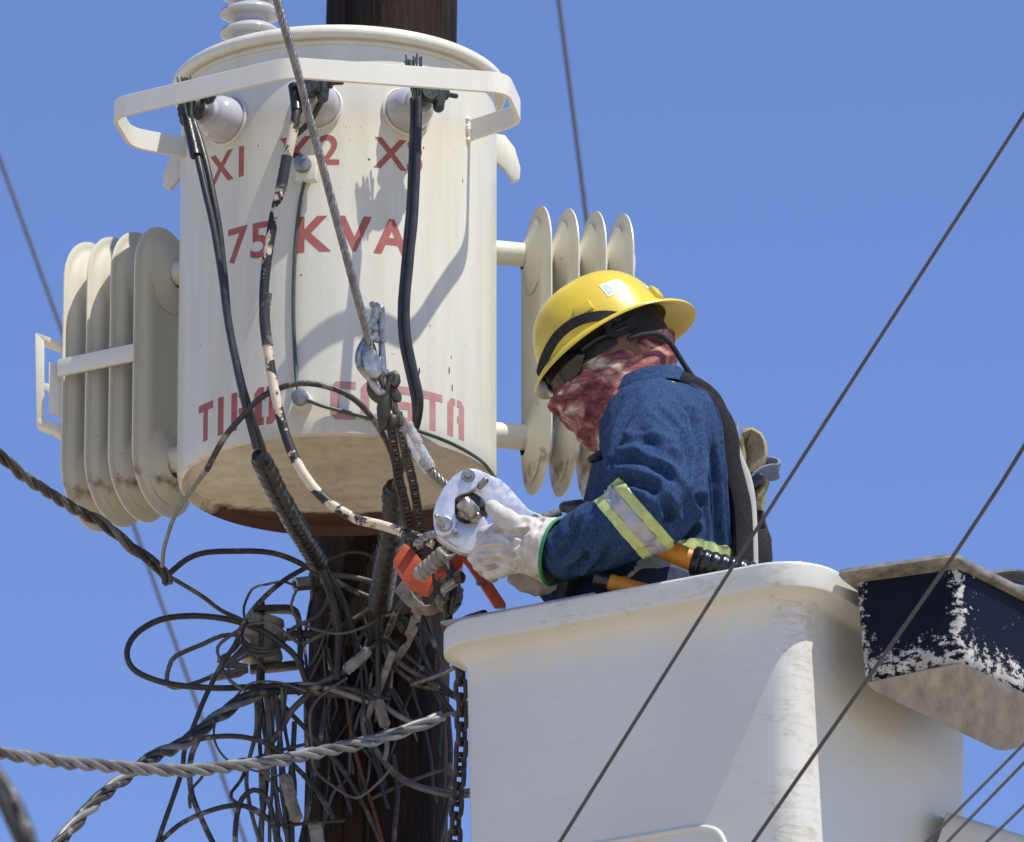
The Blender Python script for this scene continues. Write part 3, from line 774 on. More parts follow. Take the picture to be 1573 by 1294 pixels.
# ------------------------------------------------------------------ worn navy tool tray beside the bucket
TB = 676
def traymb(pts_top, pts_bot, n_r=5, rad=16):
    def rr(q):
        o = []
        for i in range(4):
            a, b, c = q[i - 1], q[i], q[(i + 1) % 4]
            r = rad * U
            p0, p1 = b + (a - b).normalized() * r, b + (c - b).normalized() * r
            for k in range(n_r + 1):
                t = k / n_r; o.append(p0 * (1 - t) ** 2 + b * 2 * t * (1 - t) + p1 * t * t)
        return o
    return rr, pts_top, pts_bot
A_ = P(1311, 890, TB); B_ = P(1474, 868, TB + 62)
dirf = Vector((0.60, 0.80, -0.035)).normalized(); LT = 520 * U
top = [A_, B_, B_ + dirf * LT, A_ + Vector((0.455, 0.89, -0.035)).normalized() * LT]
A2 = P(1323, 1036, TB); B2 = P(1478, 1004, TB + 62)
bot = [A2, B2, B2 + dirf * LT * .68, A2 + dirf * LT * .70]
rr, _, _ = traymb(top, bot)
def lerp4(t): return [a * (1 - t) + b * t for a, b in zip(bot, top)]
def offs(q, d):
    c = sum(q, Vector()) / 4
    return [p + (p - c).normalized() * d * U for p in q]
mb = MB(); rg = []
def sub(ring, m=4):
    out = []
    for i in range(len(ring)):
        a, b = ring[i], ring[(i + 1) % len(ring)]
        k = m if (a - b).length > 60 * U else 1
        for j in range(k): out.append(a.lerp(b, j / k))
    return out
rings = [rr(offs(bot, -20)), rr(offs(bot, -8)), rr(bot)]
rings[0] = [p - Vector((0, 0, 15 * U)) for p in rings[0]]; rings[1] = [p - Vector((0, 0, 10 * U)) for p in rings[1]]
for i in range(1, 13): rings.append(rr(lerp4(i / 12)))
rings = [sub(r, 8) for r in rings]
m_ = len(rings[2])
for i in range(len(rings)): rings[i] = (rings[i] + [rings[i][-1]] * m_)[:m_]
tray = obj('tool_tray', mb.loft(rings, True, True), 'navy_worn', None, angle=40)
tagged(tray, 'navy blue tool tray with chipped paint hanging beside the white bucket', 'tool tray')
cb = [(a + b) / 2 for a, b in zip(top, bot)]
def trwear(p):
    e = 9
    for a, b in zip(bot, top):
        ab = b - a; t = max(0, min(1, (p - a).dot(ab) / ab.length_squared)); e = min(e, (p - a - ab * t).length / U / 30)
    zb_ = (p - (bot[0] + (bot[1] - bot[0]) * 0.5)).z / U
    return max(0, 1 - e * 0.95, min(1, 1.0 - abs(zb_) / 62))
wear_attr(tray, trwear)
# underside and flange
und = sub(rr(offs(bot, -3)), 3)
obj('underside', MB().loft([[p - Vector((0, 0, 13 * U)) for p in und], [p - Vector((0, 0, 20 * U)) for p in sub(rr(offs(bot, -16)), 3)][:len(und)]]), 'bare_fibreglass', tray, angle=30)
fl = []
for d, z in ((2, -6), (30, -4), (36, 0), (34, 6), (6, 10), (-14, 8)): fl.append([p + Vector((0, 0, z * U)) for p in rr(offs(top, d))])
obj('rim_flange', MB().loft(fl), 'tray_lid', tray, angle=40)
for k in range(3):
    tagged(obj('tray_hose', MB().tube(curve([B_ + dirf * .10 + V(-10, 0, 8), B_ + dirf * .16 + V(10 + 4 * k, 0, 16 + 5 * k), B_ + dirf * .3 + V(60, 30, 10 + 5 * k), B_ + dirf * .4 + V(200, 40, -20)], 8), 5.5 * U, 8), 'black_cable'), ['lowest', 'middle', 'uppermost'][k] + ' of three thin black hoses crossing the navy tray rim', 'hose', 'black hoses over the navy tray')

# ------------------------------------------------------------------ boom that carries the bucket (mostly outside the picture)
b0, b1 = P(1430, 1318, 330), P(3600, 2060, 120)
dd = (b1 - b0).normalized(); up_ = Vector((0, 0, 1)); sdv = dd.cross(up_).normalized(); upv = sdv.cross(dd)
boom = obj('boom', MB().loft([ell(b0, sdv * 60 * U, upv * 66 * U, 24, .5), ell(b1, sdv * 120 * U, upv * 130 * U, 24, .5)]), 'bucket_white', None, angle=35)
tagged(boom, 'smooth white boom below the navy tray at the picture edge', 'boom')
wear_attr(boom, lambda p: 0.0)
e1 = Vector((b1.x, b1.y + 0.3, b1.z)); e2 = Vector((b1.x - 1.6, b1.y + 0.9, 1.2))
obj('lower_boom', MB().loft([ell(e1, Vector((.16, 0, 0)), Vector((0, .16, 0)), 20, .5), ell(e2, Vector((.22, 0, 0)), Vector((0, .22, 0)), 20, .5)]), 'bucket_white', boom, angle=35)
obj('turntable', MB().lathe((e2.x, e2.y, 0), (0, 0, 1), [(.75, 0), (.75, .2), (.45, .35), (.4, 1.3), (0, 1.35)], 32), 'galvanised', boom, angle=35)

# ------------------------------------------------------------------ worker
zfl = bk(0, 0, -DEP + 60).z
WX, WT = 1030, 345
feet = Vector((P(WX, 900, WT).x, -WT * U, zfl))
person = None
hc = P(945, 556, 385)                              # head centre
hf = Vector((-0.86, -0.13, -0.47)).normalized()    # facing direction
hs = Vector((0.10, -1.0, 0.10)); hs = (hs - hf * hs.dot(hf)).normalized()  # towards the camera
hu = hs.cross(hf); hu = hu if hu.z > 0 else -hu
def HD(f, s, u): return hc + (hf * f + hs * s + hu * u) * U
def chain(mb, pts, rs, seg=14): mb.capsule([p if isinstance(p, Vector) else P(*p) for p in pts], [r * U for r in rs], seg)
SH, EL, WR = (1000, 672, 525), (1012, 782, 618), (858, 851, 505)
S2, E2, W2 = (985, 735, 225), (925, 850, 300), (868, 893, 415)
hip = P(1010, 985, 345); chest = P(1012, 715, 365); neck0 = P(1000, 625, 375)
def torso_rings(shrink=0):
    out = []
    for y, cx_, hx, ht, tc in ((1005, 1005, 122, 150, 345), (930, 1004, 125, 150, 347), (880, 1004, 126, 152, 350), (820, 1012, 118, 158, 355), (760, 1018, 110, 166, 360), (705, 1020, 101, 172, 365), (665, 1016, 92, 165, 370), (640, 1010, 82, 140, 374), (622, 1006, 68, 105, 378), (608, 1002, 56, 78, 382)):
        hx -= shrink; ht -= shrink
        out.append(ell(P(cx_, y, tc), Vector((hx * U, 0, 0.10 * hx * U)), Vector((0, ht * U, 0)), 28, 0.85))
    return out
body = MB()
# head: skull, jaw, nose, neck
body.loft([ell(hc + hu * 100 * U * math.sin(R(t)) , hf * 90 * U * math.cos(R(t)), hs * 70 * U * math.cos(R(t)), 24) for t in range(-88, 89, 8)])
chain(body, [HD(50, 0, -40), HD(62, 0, -82)], [52, 34]); chain(body, [HD(86, 0, 8), HD(99, 0, -16)], [9, 14])
for s in (-1, 1): chain(body, [HD(-8, s * 68, 4), HD(-14, s * 70, -22)], [11, 8])
chain(body, [HD(-15, 0, -50), P(990, 650, 378)], [58, 62])
body.loft(torso_rings(16))
chain(body, [SH, EL], [48, 34]); chain(body, [EL, WR], [34, 27]); chain(body, [S2, E2], [52, 40]); chain(body, [E2, W2], [40, 30])
for s in (-1, 1):
    hp = hip + Vector((0, s * 75 * U, 0)); an = feet + Vector((0, s * 110 * U, 90 * U)); kn = (hp + an) / 2 + Vector((-20 * U, 0, 0))
    chain(body, [hp, kn], [88, 60]); chain(body, [kn, an], [58, 40]); chain(body, [an, an + Vector((-110 * U, 0, -50 * U))], [36, 34])
bm = remesh(body, 0.007, 4)
person = obj('person', bm, 'skin', None, angle=180); bm.free()
tagged(person, 'worker in denim jacket and yellow hard hat leaning out of the white bucket', 'person')
tr_ = MB()
for s in (-1, 1):
    hp = hip + Vector((0, s * 75 * U, 0)); an = feet + Vector((0, s * 110 * U, 100 * U)); kn = (hp + an) / 2 + Vector((-20 * U, 0, 0))
    chain(tr_, [hp, kn], [98, 76]); chain(tr_, [kn, an], [74, 64])
tr_.capsule([hip + Vector((0, -60 * U, 20 * U)), hip + Vector((0, 60 * U, 20 * U))], [110 * U, 110 * U])
bm = remesh(tr_, 0.012, 3); obj('trousers', bm, 'trousers', person, angle=180); bm.free()
for s in (-1, 1):
    an = feet + Vector((0, s * 110 * U, 90 * U)); bt = MB()
    chain(bt, [an + Vector((0, 0, 60 * U)), an], [56, 54]); chain(bt, [an + Vector((20 * U, 0, -40 * U)), an + Vector((-130 * U, 0, -46 * U))], [46, 44])
    bm = remesh(bt, 0.01, 3); obj('boot', bm, 'boot_leather', person, angle=180); bm.free()

# jacket
jk = MB()
jk.loft(torso_rings())
chain(jk, [(1006, 668, 500), (1006, 694, 540), (1008, 735, 588), EL], [84, 79, 72, 62], 18)
chain(jk, [EL, (972, 799, 590), (915, 826, 548), (872, 845, 515)], [62, 57, 51, 43], 18)
chain(jk, [S2, E2], [76, 60]); chain(jk, [E2, W2], [60, 44])
bm = remesh(jk, 0.0042, 7)
eP, wP, sP = P(*EL), P(*WR), P(*SH)
fa = (wP - eP).normalized(); ua = (eP - sP).normalized()
bm.normal_update()
def nearseg(p, a, b):
    ab = b - a; t = max(0, min(1, (p - a).dot(ab) / ab.length_squared)); return t, (p - a - ab * t).length
zw = P(1010, 880, 480).z
for v in bm.verts:
    p = v.co; d = 0.0
    t, dist = nearseg(p, eP, wP); t2, dist2 = nearseg(p, sP, eP)
    s = p / U
    armw = max(0, 1 - dist / (85 * U)); upw = max(0, 1 - dist2 / (115 * U))
    if armw > 0 and t > 0.02:      # folds across the forearm, tighter at the cuff and elbow
        l = (p - eP).dot(fa)
        k = noise.noise(p * 9) * 2.2
        d += (ridge((l + 0.03 * noise.noise(p * 14), p.y * 0.35, p.z * 0.3), (34, 9, 9), 3) - 0.45) * 0.0125 * min(1, armw * 2) * (0.55 + 0.6 * abs(t - .45))
    if upw > 0:
        l = (p - sP).dot(ua)
        q = Vector((p.x * 7 + p.z * 5, p.y * 5, p.z * 14 - p.x * 9))
        d += (1 - abs(noise.noise(q)) * 2.2 - 0.4) * 0.0065 * min(1, upw * 2) * (0.45 + 0.9 * max(0, t2 - 0.2))
    tw = 1 - max(min(1, armw * 2), min(1, upw * 2))
    if tw > 0:
        q = Vector((p.x * 13 + p.z * 1.5, p.y * 6, p.z * 3.2))
        d += (1 - abs(noise.noise(q)) * 2.2 - 0.4) * 0.0075 * tw
    d += noise.noise(p * 28) * 0.0022 + noise.noise(p * 70) * 0.0007
    v.co = p + v.normal * d
bm.normal_update()
bvh0 = BVHTree.FromBMesh(bm)
def hit(px, py):
    d_ = (P(px, py, 400) - CAM).normalized(); r_ = bvh0.ray_cast(CAM, d_)
    return r_[0] if r_[0] else bvh0.find_nearest(P(px, py, 480))[0]
CR = [([(1040, 604), (1066, 645), (1074, 700), (1070, 760), (1060, 815), (1040, 850)], 10, 15), ([(928, 752), (960, 738), (1000, 748), (1026, 784), (1034, 815)], 8, 12),
      ([(932, 716), (975, 706), (1020, 724), (1048, 760)], 8, 9), ([(940, 690), (985, 676), (1030, 690)], 9, 6), ([(1088, 650), (1094, 730), (1100, 800), (1104, 870)], 8, 8),
      ([(1108, 690), (1112, 760), (1118, 850)], 6, 6), ([(852, 860), (874, 838), (892, 800)], 6, 8), ([(872, 884), (902, 858), (912, 812)], 7, 9), ([(905, 880), (930, 858), (944, 826)], 7, 7),
      ([(990, 606), (962, 640), (946, 690), (938, 730)], 9, 7), ([(1004, 840), (1020, 806), (1044, 776)], 8, 8), ([(975, 648), (1000, 690), (1050, 716)], 10, 5), ([(1000, 620), (1040, 660), (1058, 720)], 8, 5), ([(960, 860), (985, 846), (1008, 838)], 6, 6)]
CRW = [([hit(x, y) for x, y in pts], w_ * U, d_ * U) for pts, w_, d_ in CR]
mv = {}
for pts, w_, dp in CRW:
    segs = list(zip(pts[:-1], pts[1:])); n_ = len(segs)
    cx_ = sum(pts, Vector()) / len(pts); rad = max((p - cx_).length for p in pts) + 4 * w_
    for v in bm.verts:
        if (v.co - cx_).length > rad: continue
        best = 9.0; bt = 0
        for k_, (a_, b_) in enumerate(segs):
            t_, dd_ = nearseg(v.co, a_, b_)
            if dd_ < best: best = dd_; bt = (k_ + t_) / n_
        if best < 3.2 * w_:
            q_ = best / w_; fade = min(1, 5 * bt, 5 * (1 - bt) + .15)
            mv[v.index] = mv.get(v.index, 0) + dp * fade * (-math.exp(-q_ * q_) + 0.55 * math.exp(-(q_ - 1.7) ** 2 / 0.5))
bm.verts.ensure_lookup_table()
for i_, d_ in mv.items(): bm.verts[i_].co += bm.verts[i_].normal * max(-17 * U, d_)
bm.normal_update()
# open the sleeve ends a little: rim beads are added as cuffs below
jacket = obj('jacket', bm, 'denim', person, angle=180)
bvh = BVHTree.FromBMesh(bm)
def on_jacket(p, off):
    loc, nrm, _, _ = bvh.find_nearest(p); return loc + nrm * off, nrm
def band(name, a, n, t0, t1, mat, off, keep, parent, cut=None):
    """slice of the jacket surface between two planes along n, pushed outwards"""
    b = bm.copy()
    bmesh.ops.bisect_plane(b, geom=b.verts[:] + b.edges[:] + b.faces[:], plane_co=a + n * t0, plane_no=n, clear_inner=True)
    bmesh.ops.bisect_plane(b, geom=b.verts[:] + b.edges[:] + b.faces[:], plane_co=a + n * t1, plane_no=n, clear_outer=True)
    bmesh.ops.delete(b, geom=[v for v in b.verts if not keep(v.co)], context='VERTS')
    if name != 'x' and mat and parent is jacket and cut: bmesh.ops.bisect_plane(b, geom=b.verts[:] + b.edges[:] + b.faces[:], plane_co=cut[0], plane_no=cut[1], clear_inner=True)
    # smooth, then inflate
    for _ in range(3): bmesh.ops.smooth_vert(b, verts=[v for v in b.verts if not v.is_boundary], factor=0.5, use_axis_x=True, use_axis_y=True, use_axis_z=True)
    b.normal_update()
    for v in b.verts: v.co += v.normal * off
    ex_ = bmesh.ops.extrude_face_region(b, geom=b.faces[:])
    for v in [g for g in ex_['geom'] if isinstance(g, bmesh.types.BMVert)]: v.co -= v.normal * (off + .001)
    o = obj(name, b, mat, parent, angle=50); b.free(); return o
bd = MB()
# sleeve band frame: perpendicular to the forearm, slightly skewed as in the photo
vd = (P(970, 797, 590) - CAM).normalized(); ldir = P(1005, 838, 590) - P(935, 757, 590)
bn = vd.cross(ldir).normalized(); bn = bn if bn.dot(fa) > 0 else -bn; b0_ = eP
ldn = ldir.normalized()
near_arm = lambda p: p.x < P(1034, 800, 590).x and nearseg(p, eP, wP)[1] < 112 * U and p.y < -470 * U + 0.03
pos = (P(970, 797, 590) - eP).dot(bn)
rb = band('reflective_band', b0_, bn, pos - 10 * U, pos + 10 * U, 'silver_tape', 0.0035, near_arm, jacket, (P(942, 752, 590), ldn))
band('hi_vis_band', b0_, bn, pos - 26 * U, pos - 10.5 * U, 'hi_vis', 0.003, near_arm, jacket, (P(942, 752, 590), ldn))
band('hi_vis_band', b0_, bn, pos + 10.5 * U, pos + 25 * U, 'hi_vis', 0.003, near_arm, jacket, (P(942, 752, 590), ldn))
wz = Vector((-0.05, 0, 1)).normalized(); wa = P(1000, 925, 345)
torso_only = lambda p: nearseg(p, eP, wP)[1] > 80 * U and nearseg(p, P(*E2), P(*W2))[1] > 70 * U
band('hi_vis_band', wa, wz, 19 * U, 45 * U, 'hi_vis', 0.005, torso_only, jacket)
band('reflective_band', wa, wz, -18 * U, 18.5 * U, 'silver_tape', 0.006, torso_only, jacket)
# seams: yoke and armhole piping on the shoulder
for path in ([(1040, 598, 430), (1058, 640, 455), (1068, 690, 465), (1066, 740, 460), (1056, 800, 440)],):
    c = [on_jacket(p, 0.001)[0] for p in curve(path, 6)]
    obj('seam', MB().tube(c, 2.2 * U, 6), 'denim', jacket, angle=80)
# collar: folded band round the neck
cc = []
def collar_ring(y0, hx, ht, cx_, tc, tilt): return [P(cx_, y0, tc) + Vector((hx * U * math.cos(2 * math.pi * k / 36), ht * U * math.sin(2 * math.pi * k / 36), tilt * hx * U * math.cos(2 * math.pi * k / 36))) for k in range(36)]
mbc = MB(); mbc.loft([collar_ring(636, 70, 92, 1002, 382, .08), collar_ring(612, 62, 80, 998, 384, .16), collar_ring(594, 57, 72, 992, 388, .24), collar_ring(590, 60, 75, 991, 388, .25), collar_ring(594, 65, 80, 992, 388, .23), collar_ring(616, 76, 96, 999, 384, .12)], True, False)
cl = obj('collar', mbc, 'denim', jacket, angle=70)
for v in cl.data.vertices: v.co += Vector((1, 1, 1)) * 0.004 * noise.noise(v.co * 22)

# neck gaiter over face and neck
gt = MB(); rg = []
GR = [((852, 604), (1034, 514), 68), ((854, 622), (1036, 526), 72), ((866, 642), (1037, 545), 73), ((880, 658), (1036, 562), 72), ((893, 672), (1036, 580), 70), ((906, 686), (1034, 600), 68), ((922, 698), (1034, 622), 68), ((940, 712), (1036, 648), 66)]
def interp(l, t):
    i = min(int(t), len(l) - 2); f = t - i
    a, b = l[i], l[i + 1]
    return [x + (y - x) * f for x, y in zip((*a[0], *a[1], a[2]), (*b[0], *b[1], b[2]))]
nr = 56
for i in range(nr + 1):
    fx, fy, bx_, by_, ht = interp(GR, i / nr * (len(GR) - 1)); F = P(fx, fy, 388); B = P(bx_, by_, 380)
    c = (F + B) / 2; ax_ = (F - B) / 2; ring = []
    for k in range(96):
        a = 2 * math.pi * k / 96
        q = c + ax_ * math.copysign(abs(math.cos(a)) ** .92, math.cos(a)) + Vector((0, -ht * U, 0)) * math.sin(a)
        if i < 14: q += ax_.normalized() * 8 * U * max(0, math.cos(a)) ** 10 * (1 - abs(i - 6) / 9.0)   # nose
        rel = q - hc; l = rel.dot(hf)
        # diagonal tension folds running from the nose down to the nape
        w_ = rel.dot(hu) * 0.9 + l * 0.30
        fo = (1 - 2.0 * abs(noise.noise(Vector((w_ * 34, l * 4.5, q.y * 5))))) * 0.0078 + noise.noise(q * 22) * 0.003
        ring.append(q + (q - c).normalized() * fo * min(1, 0.25 + i / 8.0))
    rg.append(ring)
gt.loft(rg, True, False)
obj('neck_gaiter', gt, 'printed_cloth', person, angle=180)
obj('gaiter_hem', MB().tube(rg[0] + rg[0][:1], 2.2 * U, 6), 'printed_cloth', person.children[-1], angle=80)
# hair/dark headband between helmet and gaiter, near ear left bare
hb = MB(); hb.loft([[HD(f_ * math.cos(2 * math.pi * k / 40), s_ * math.sin(2 * math.pi * k / 40), u_ - 0.0 * k) for k in range(40)] for f_, s_, u_ in ((94, 74, 24), (96, 76, 36), (95, 76, 62))], True, False)
obj('helmet_headband', hb, 'black_fabric', person, angle=80)
hr = MB(); hr.loft([[HD(-4 + f_ * math.cos(2 * math.pi * k / 40), s_ * math.sin(2 * math.pi * k / 40), u_ - 10 * max(0, -math.cos(2 * math.pi * k / 40))) for k in range(40)] for f_, s_, u_ in ((90, 71.5, -2), (92, 73, 14), (92, 74, 34))], True, False)
for q in range(0): pass
obj('hair', hr, 'hair', person, angle=80)
# safety glasses
gl = thing('safety_glasses', None, None, HD(90, 0, 12)); adopt(gl, person); WORLD[gl.name] = Matrix.Translation(gl.location)
def gpt(a, u, r=1.0): return HD(112 * r * math.cos(a) - 4, 85 * r * math.sin(a), u)
for s in (1, -1):
    lens = []
    for i in range(9):
        u = 26 - 40 * i / 8; row = []
        for k in range(13):
            a = s * R(5 + 52 * k / 12 * (1 - 0.25 * abs(i - 4) / 4 * (k / 12))); row.append(gpt(a, u - 6 * (k / 12) ** 2 * 0, 1.0 - 0.03 * abs(i - 3) / 4))
        lens.append(row)
    m_l = MB(); m_l.loft(lens, False, False); o = obj('lens', m_l, 'dark_lens', gl, angle=80)
    md = o.modifiers.new('thick', 'SOLIDIFY'); md.thickness = 0.002
    obj('temple_arm', MB().tube([gpt(s * R(56), 14), gpt(s * R(70), 16), HD(-20, s * 78, 14)], 4 * U, 8), 'black_rubber', gl, angle=80)
obj('nose_frame', MB().tube([gpt(R(20), -19, 1.02), gpt(R(5), -14, 1.03), gpt(R(0), -2, 1.04), gpt(-R(5), -14, 1.03), gpt(-R(22), -20, 1.02)], 4 * U, 8), 'white_plastic', gl, angle=80)

# hard hat
hat = thing('hard_hat', None, None, HD(0, 0, 60)); adopt(hat, person); WORLD[hat.name] = Matrix.Translation(hat.location)
H0_ = HD(-6, 0, 33)
def hatp(phi, th, k=1.0):
    c, s = math.cos(R(th)), math.sin(R(th)); c = c ** 0.62; s = s ** 1.0
    rf = 107 if math.cos(R(phi)) > 0 else 98
    rf_, rs_, ru = rf * k, 97 * k, 101 * k
    base = 1 + 0.05 * (1 - th / 90) ** 2
    crest = 1 + 0.02 * max(0, 1 - abs(math.sin(R(phi)) * math.cos(R(th))) * 3.2)   # low ridge along the crown
    return H0_ + (hf * rf_ * math.cos(R(phi)) * c * base + hs * rs_ * math.sin(R(phi)) * c * base + hu * ru * s * crest) * U
def rimw(phi):      # brim width: peak at the back, short lip in front, narrow at the sides
    c = math.cos(R(phi)); return 9 + 27 * max(0, -c) ** 1.4 + 13 * max(0, c) ** 2
def rimdrop(phi):
    c = math.cos(R(phi)); return 4 + 15 * max(0, -c) ** 2 + 12 * max(0, c) ** 1.5
NP = 96
sh = []
for th in (89, 82, 74, 66, 58, 50, 42, 34, 26, 18, 11, 5, 0): sh.append([hatp(360 * k / NP, th) for k in range(NP)])
def rimring(f, extra=0.0):
    o = []
    for k in range(NP):
        ph = 360 * k / NP; b = hatp(ph, 0); rad = (b - H0_); rad = (rad - hu * rad.dot(hu)).normalized()
        o.append(b + rad * rimw(ph) * f * U - hu * (rimdrop(ph) * f ** 1.3 + extra) * U)
    return o
sh += [rimring(.15), rimring(.4), rimring(.7), rimring(.95), rimring(1.0, 1.5), rimring(1.0, 4), rimring(.95, 5), rimring(.5, 4.5)]
inn = [[hatp(360 * k / NP, th, 0.965) for k in range(NP)] for th in (0, 10, 25, 45, 65, 85)]
obj('shell', MB().loft(sh + inn), 'yellow_helmet', hat, angle=50)
# slot bosses, crown ribs and side lug
for ph, th in ((70, 17), (150, 12)):
    q = hatp(ph, th); o = (q - H0_).normalized(); tt = hu.cross(o).normalized()
    obj('slot_boss', MB().box(q + o * 1.0 * U, tt * 15 * U, o * 5 * U, (hu * .9 + o * -.1).normalized() * 9 * U), 'yellow_helmet', hat, bevel=0.003)
def hat_patch(name, p0, p1, t0, t1, off, mat, skew=0.0, n=10):
    me = MB(); rows = []
    for i in range(n + 1):
        rows.append([hatp(p0 + (p1 - p0) * j / n + skew * i / n, t0 + (t1 - t0) * i / n, 1 + off) for j in range(n + 1)])
    me.loft(rows, False, False); o = obj(name, me, mat, hat, angle=80)
    uv = o.data.uv_layers.new(name='UVMap')
    for l in o.data.loops:
        i = l.vertex_index; uv.data[l.index].uv = ((i % (n + 1)) / n, (i // (n + 1)) / n)
    return o
hat_patch('sticker', 93, 116, 17, 33, 0.006, 'sticker_print')
hat_patch('sticker', 140, 154, 13, 20, 0.006, 'sticker_print')
# black strap running round the low front of the hat
sp = []
for ph, th in ((92, -6), (86, -1), (78, 4), (66, 9), (54, 11), (40, 10), (25, 6), (8, 2), (-10, 1), (-40, 6), (-80, 2)): sp.append(hatp(ph, th, 1.015))
mb = MB(); cs = curve(sp, 5); strip(mb, cs, lambda i: (hu * 1.0 + hf * 0.25), 7.5 * U, 1.8 * U)
obj('strap', mb, 'black_fabric', hat, bevel=0.0)
mb = MB(); strip(mb, curve([hatp(84, 0, 1.0), HD(14, 86, 24), HD(0, 80, 14), HD(-40, 74, 18)], 5), lambda i: hu, 9 * U, 2 * U)
obj('strap', mb, 'black_fabric', hat)
obj('chin_cord', MB().tube(curve([(965, 520, 470), (992, 514, 462), (1012, 514, 452), (1030, 528, 440), (1052, 562, 425), (1075, 594, 415), (1092, 616, 400)], 6), 4.2 * U, 8), 'black_fabric', hat, angle=80)

# gloves (leather, fingers round the tool)
def crease(b, lst):
    tree = BVHTree.FromBMesh(b); out = {}
    for pts, w_, dp in lst:
        q = [tree.ray_cast(CAM, (P(x, y, 480) - CAM).normalized())[0] for x, y in pts]; q = [x for x in q if x]
        if len(q) < 2: continue
        sg = list(zip(q[:-1], q[1:]))
        for v in b.verts:
            bd_ = min(nearseg(v.co, s0, s1_)[1] for s0, s1_ in sg) / (w_ * U)
            if bd_ < 3.2: out[v.index] = out.get(v.index, 0) + dp * U * (-math.exp(-bd_ * bd_) + 0.6 * math.exp(-(bd_ - 1.7) ** 2 / 0.5))
    b.verts.ensure_lookup_table()
    for i_, d_ in out.items(): b.verts[i_].co += b.verts[i_].normal * d_
    b.normal_update()
GCR = [([(808, 800), (799, 835), (806, 884)], 5, 5), ([(832, 800), (822, 842), (832, 890)], 4, 3.5), ([(764, 812), (786, 824), (808, 818)], 5, 5), ([(742, 846), (768, 842), (790, 852)], 4, 5), ([(736, 858), (762, 858), (786, 868)], 3.5, 5), ([(750, 872), (770, 868), (790, 878)], 3.5, 4), ([(786, 830), (800, 850), (798, 874)], 4, 3)]
def glove(name, chains, cuff=None):
    g_ = MB()
    for pts, rs in chains: chain(g_, pts, rs, 14)
    b = remesh(g_, 0.0032, 4); b.normal_update()
    for v in b.verts:
        p = v.co; v.co = p + v.normal * ((ridge(p, (26, 18, 22), 2) - .5) * 0.0036 + noise.noise(p * 60) * 0.0010)
    b.normal_update()
    if cuff:
        crease(b, GCR)
        bmesh.ops.bisect_plane(b, geom=b.verts[:] + b.edges[:] + b.faces[:], plane_co=cuff[0], plane_no=cuff[1], clear_outer=True)
    o = obj(name, b, 'glove_leather', person, angle=180); b.free(); return o
gcut = P(853, 848, 507); gdir = (P(866, 849, 512) - P(835, 843, 500)).normalized()
g1 = glove('glove', [
    ([(858, 848, 508), (835, 843, 500), (800, 838, 490)], [50, 47, 41]),           # gauntlet
    ([(812, 832, 492), (780, 832, 488), (762, 842, 482)], [40, 37, 30]),           # palm
    ([(800, 815, 515), (780, 800, 520), (764, 788, 516), (757, 780, 508)], [22, 17, 14, 12]),   # thumb along the tool
    ([(772, 818, 480), (748, 822, 462), (734, 834, 440), (742, 850, 430)], [17, 14, 12, 11]),
    ([(768, 836, 486), (744, 845, 470), (729, 856, 450), (738, 868, 438)], [17, 14, 12, 11]),
    ([(772, 852, 490), (752, 862, 476), (736, 868, 460), (744, 876, 446)], [16, 14, 12, 10]),
    ([(784, 864, 494), (768, 876, 484), (752, 880, 470), (757, 886, 458)], [15, 12, 11, 9]),
], (gcut, gdir))
# green piping at the gauntlet mouth
axg = (P(835, 843, 500) - P(866, 849, 512)).normalized(); s1 = axg.orthogonal().normalized(); s2_ = axg.cross(s1)
gc = gcut
obj('piping', MB().torus(gc, s1 * 49.0 * U, s2_ * 49.0 * U, 2.8 * U, 40, 8), 'green_trim', g1, angle=80)
g2 = glove('glove', [([(885, 893, 425), (850, 893, 430), (828, 892, 432)], [27, 25, 22]), ([(835, 890, 432), (812, 886, 436), (796, 884, 440)], [18, 14, 11]), ([(832, 896, 430), (808, 894, 432), (790, 890, 436)], [16, 12, 10]), ([(838, 900, 426), (815, 901, 426), (797, 897, 430)], [14, 11, 9]), ([(842, 902, 420), (820, 905, 418), (804, 902, 420)], [12, 10, 8]), ([(845, 884, 440), (824, 878, 446), (810, 874, 448)], [13, 11, 9])])

# harness
hn = thing('safety_harness', None, None, P(1130, 760, 380)); adopt(hn, person); WORLD[hn.name] = Matrix.Translation(hn.location)
def ribbon(name, pts, w_, th, mat, side=None, off=None, bev=0.002):
    c = curve(pts, 6)
    if off is not None: c = [on_jacket(p, off)[0] for p in c]
    mb = MB(); strip(mb, c, side if side else Vector((0, 1, 0.0)), w_ * U, th * U); return obj(name, mb, mat, hn, bevel=bev, angle=40)
ribbon('back_pad', [(1042, 597, 400), (1074, 612, 398), (1098, 634, 394), (1113, 668, 392), (1117, 704, 390), (1123, 740, 388), (1131, 782, 386), (1134, 830, 384), (1132, 890, 384)], 62, 9, 'black_fabric')
ribbon('shoulder_strap', [(1024, 590, 455), (1048, 600, 450), (1074, 616, 440), (1100, 640, 430)], 15, 3, 'pale_webbing')
ribbon('pad_edge', [(1058, 600, 462), (1086, 616, 460), (1110, 642, 456), (1122, 676, 454), (1124, 708, 452), (1134, 748, 450), (1142, 790, 448), (1145, 890, 446)], 5, 13, 'black_fabric')
ribbon('back_strap', [(1124, 672, 400), (1132, 710, 400), (1148, 752, 400), (1155, 800, 400), (1158, 892, 400)], 44, 6, 'pale_webbing')
ribbon('webbing_loop', [(1130, 712, 420), (1130, 684, 422), (1142, 672, 424), (1158, 678, 424), (1163, 702, 422), (1156, 726, 420), (1166, 744, 418), (1156, 766, 416)], 17, 4, 'tan_webbing', Vector((.75, -.6, .3)))
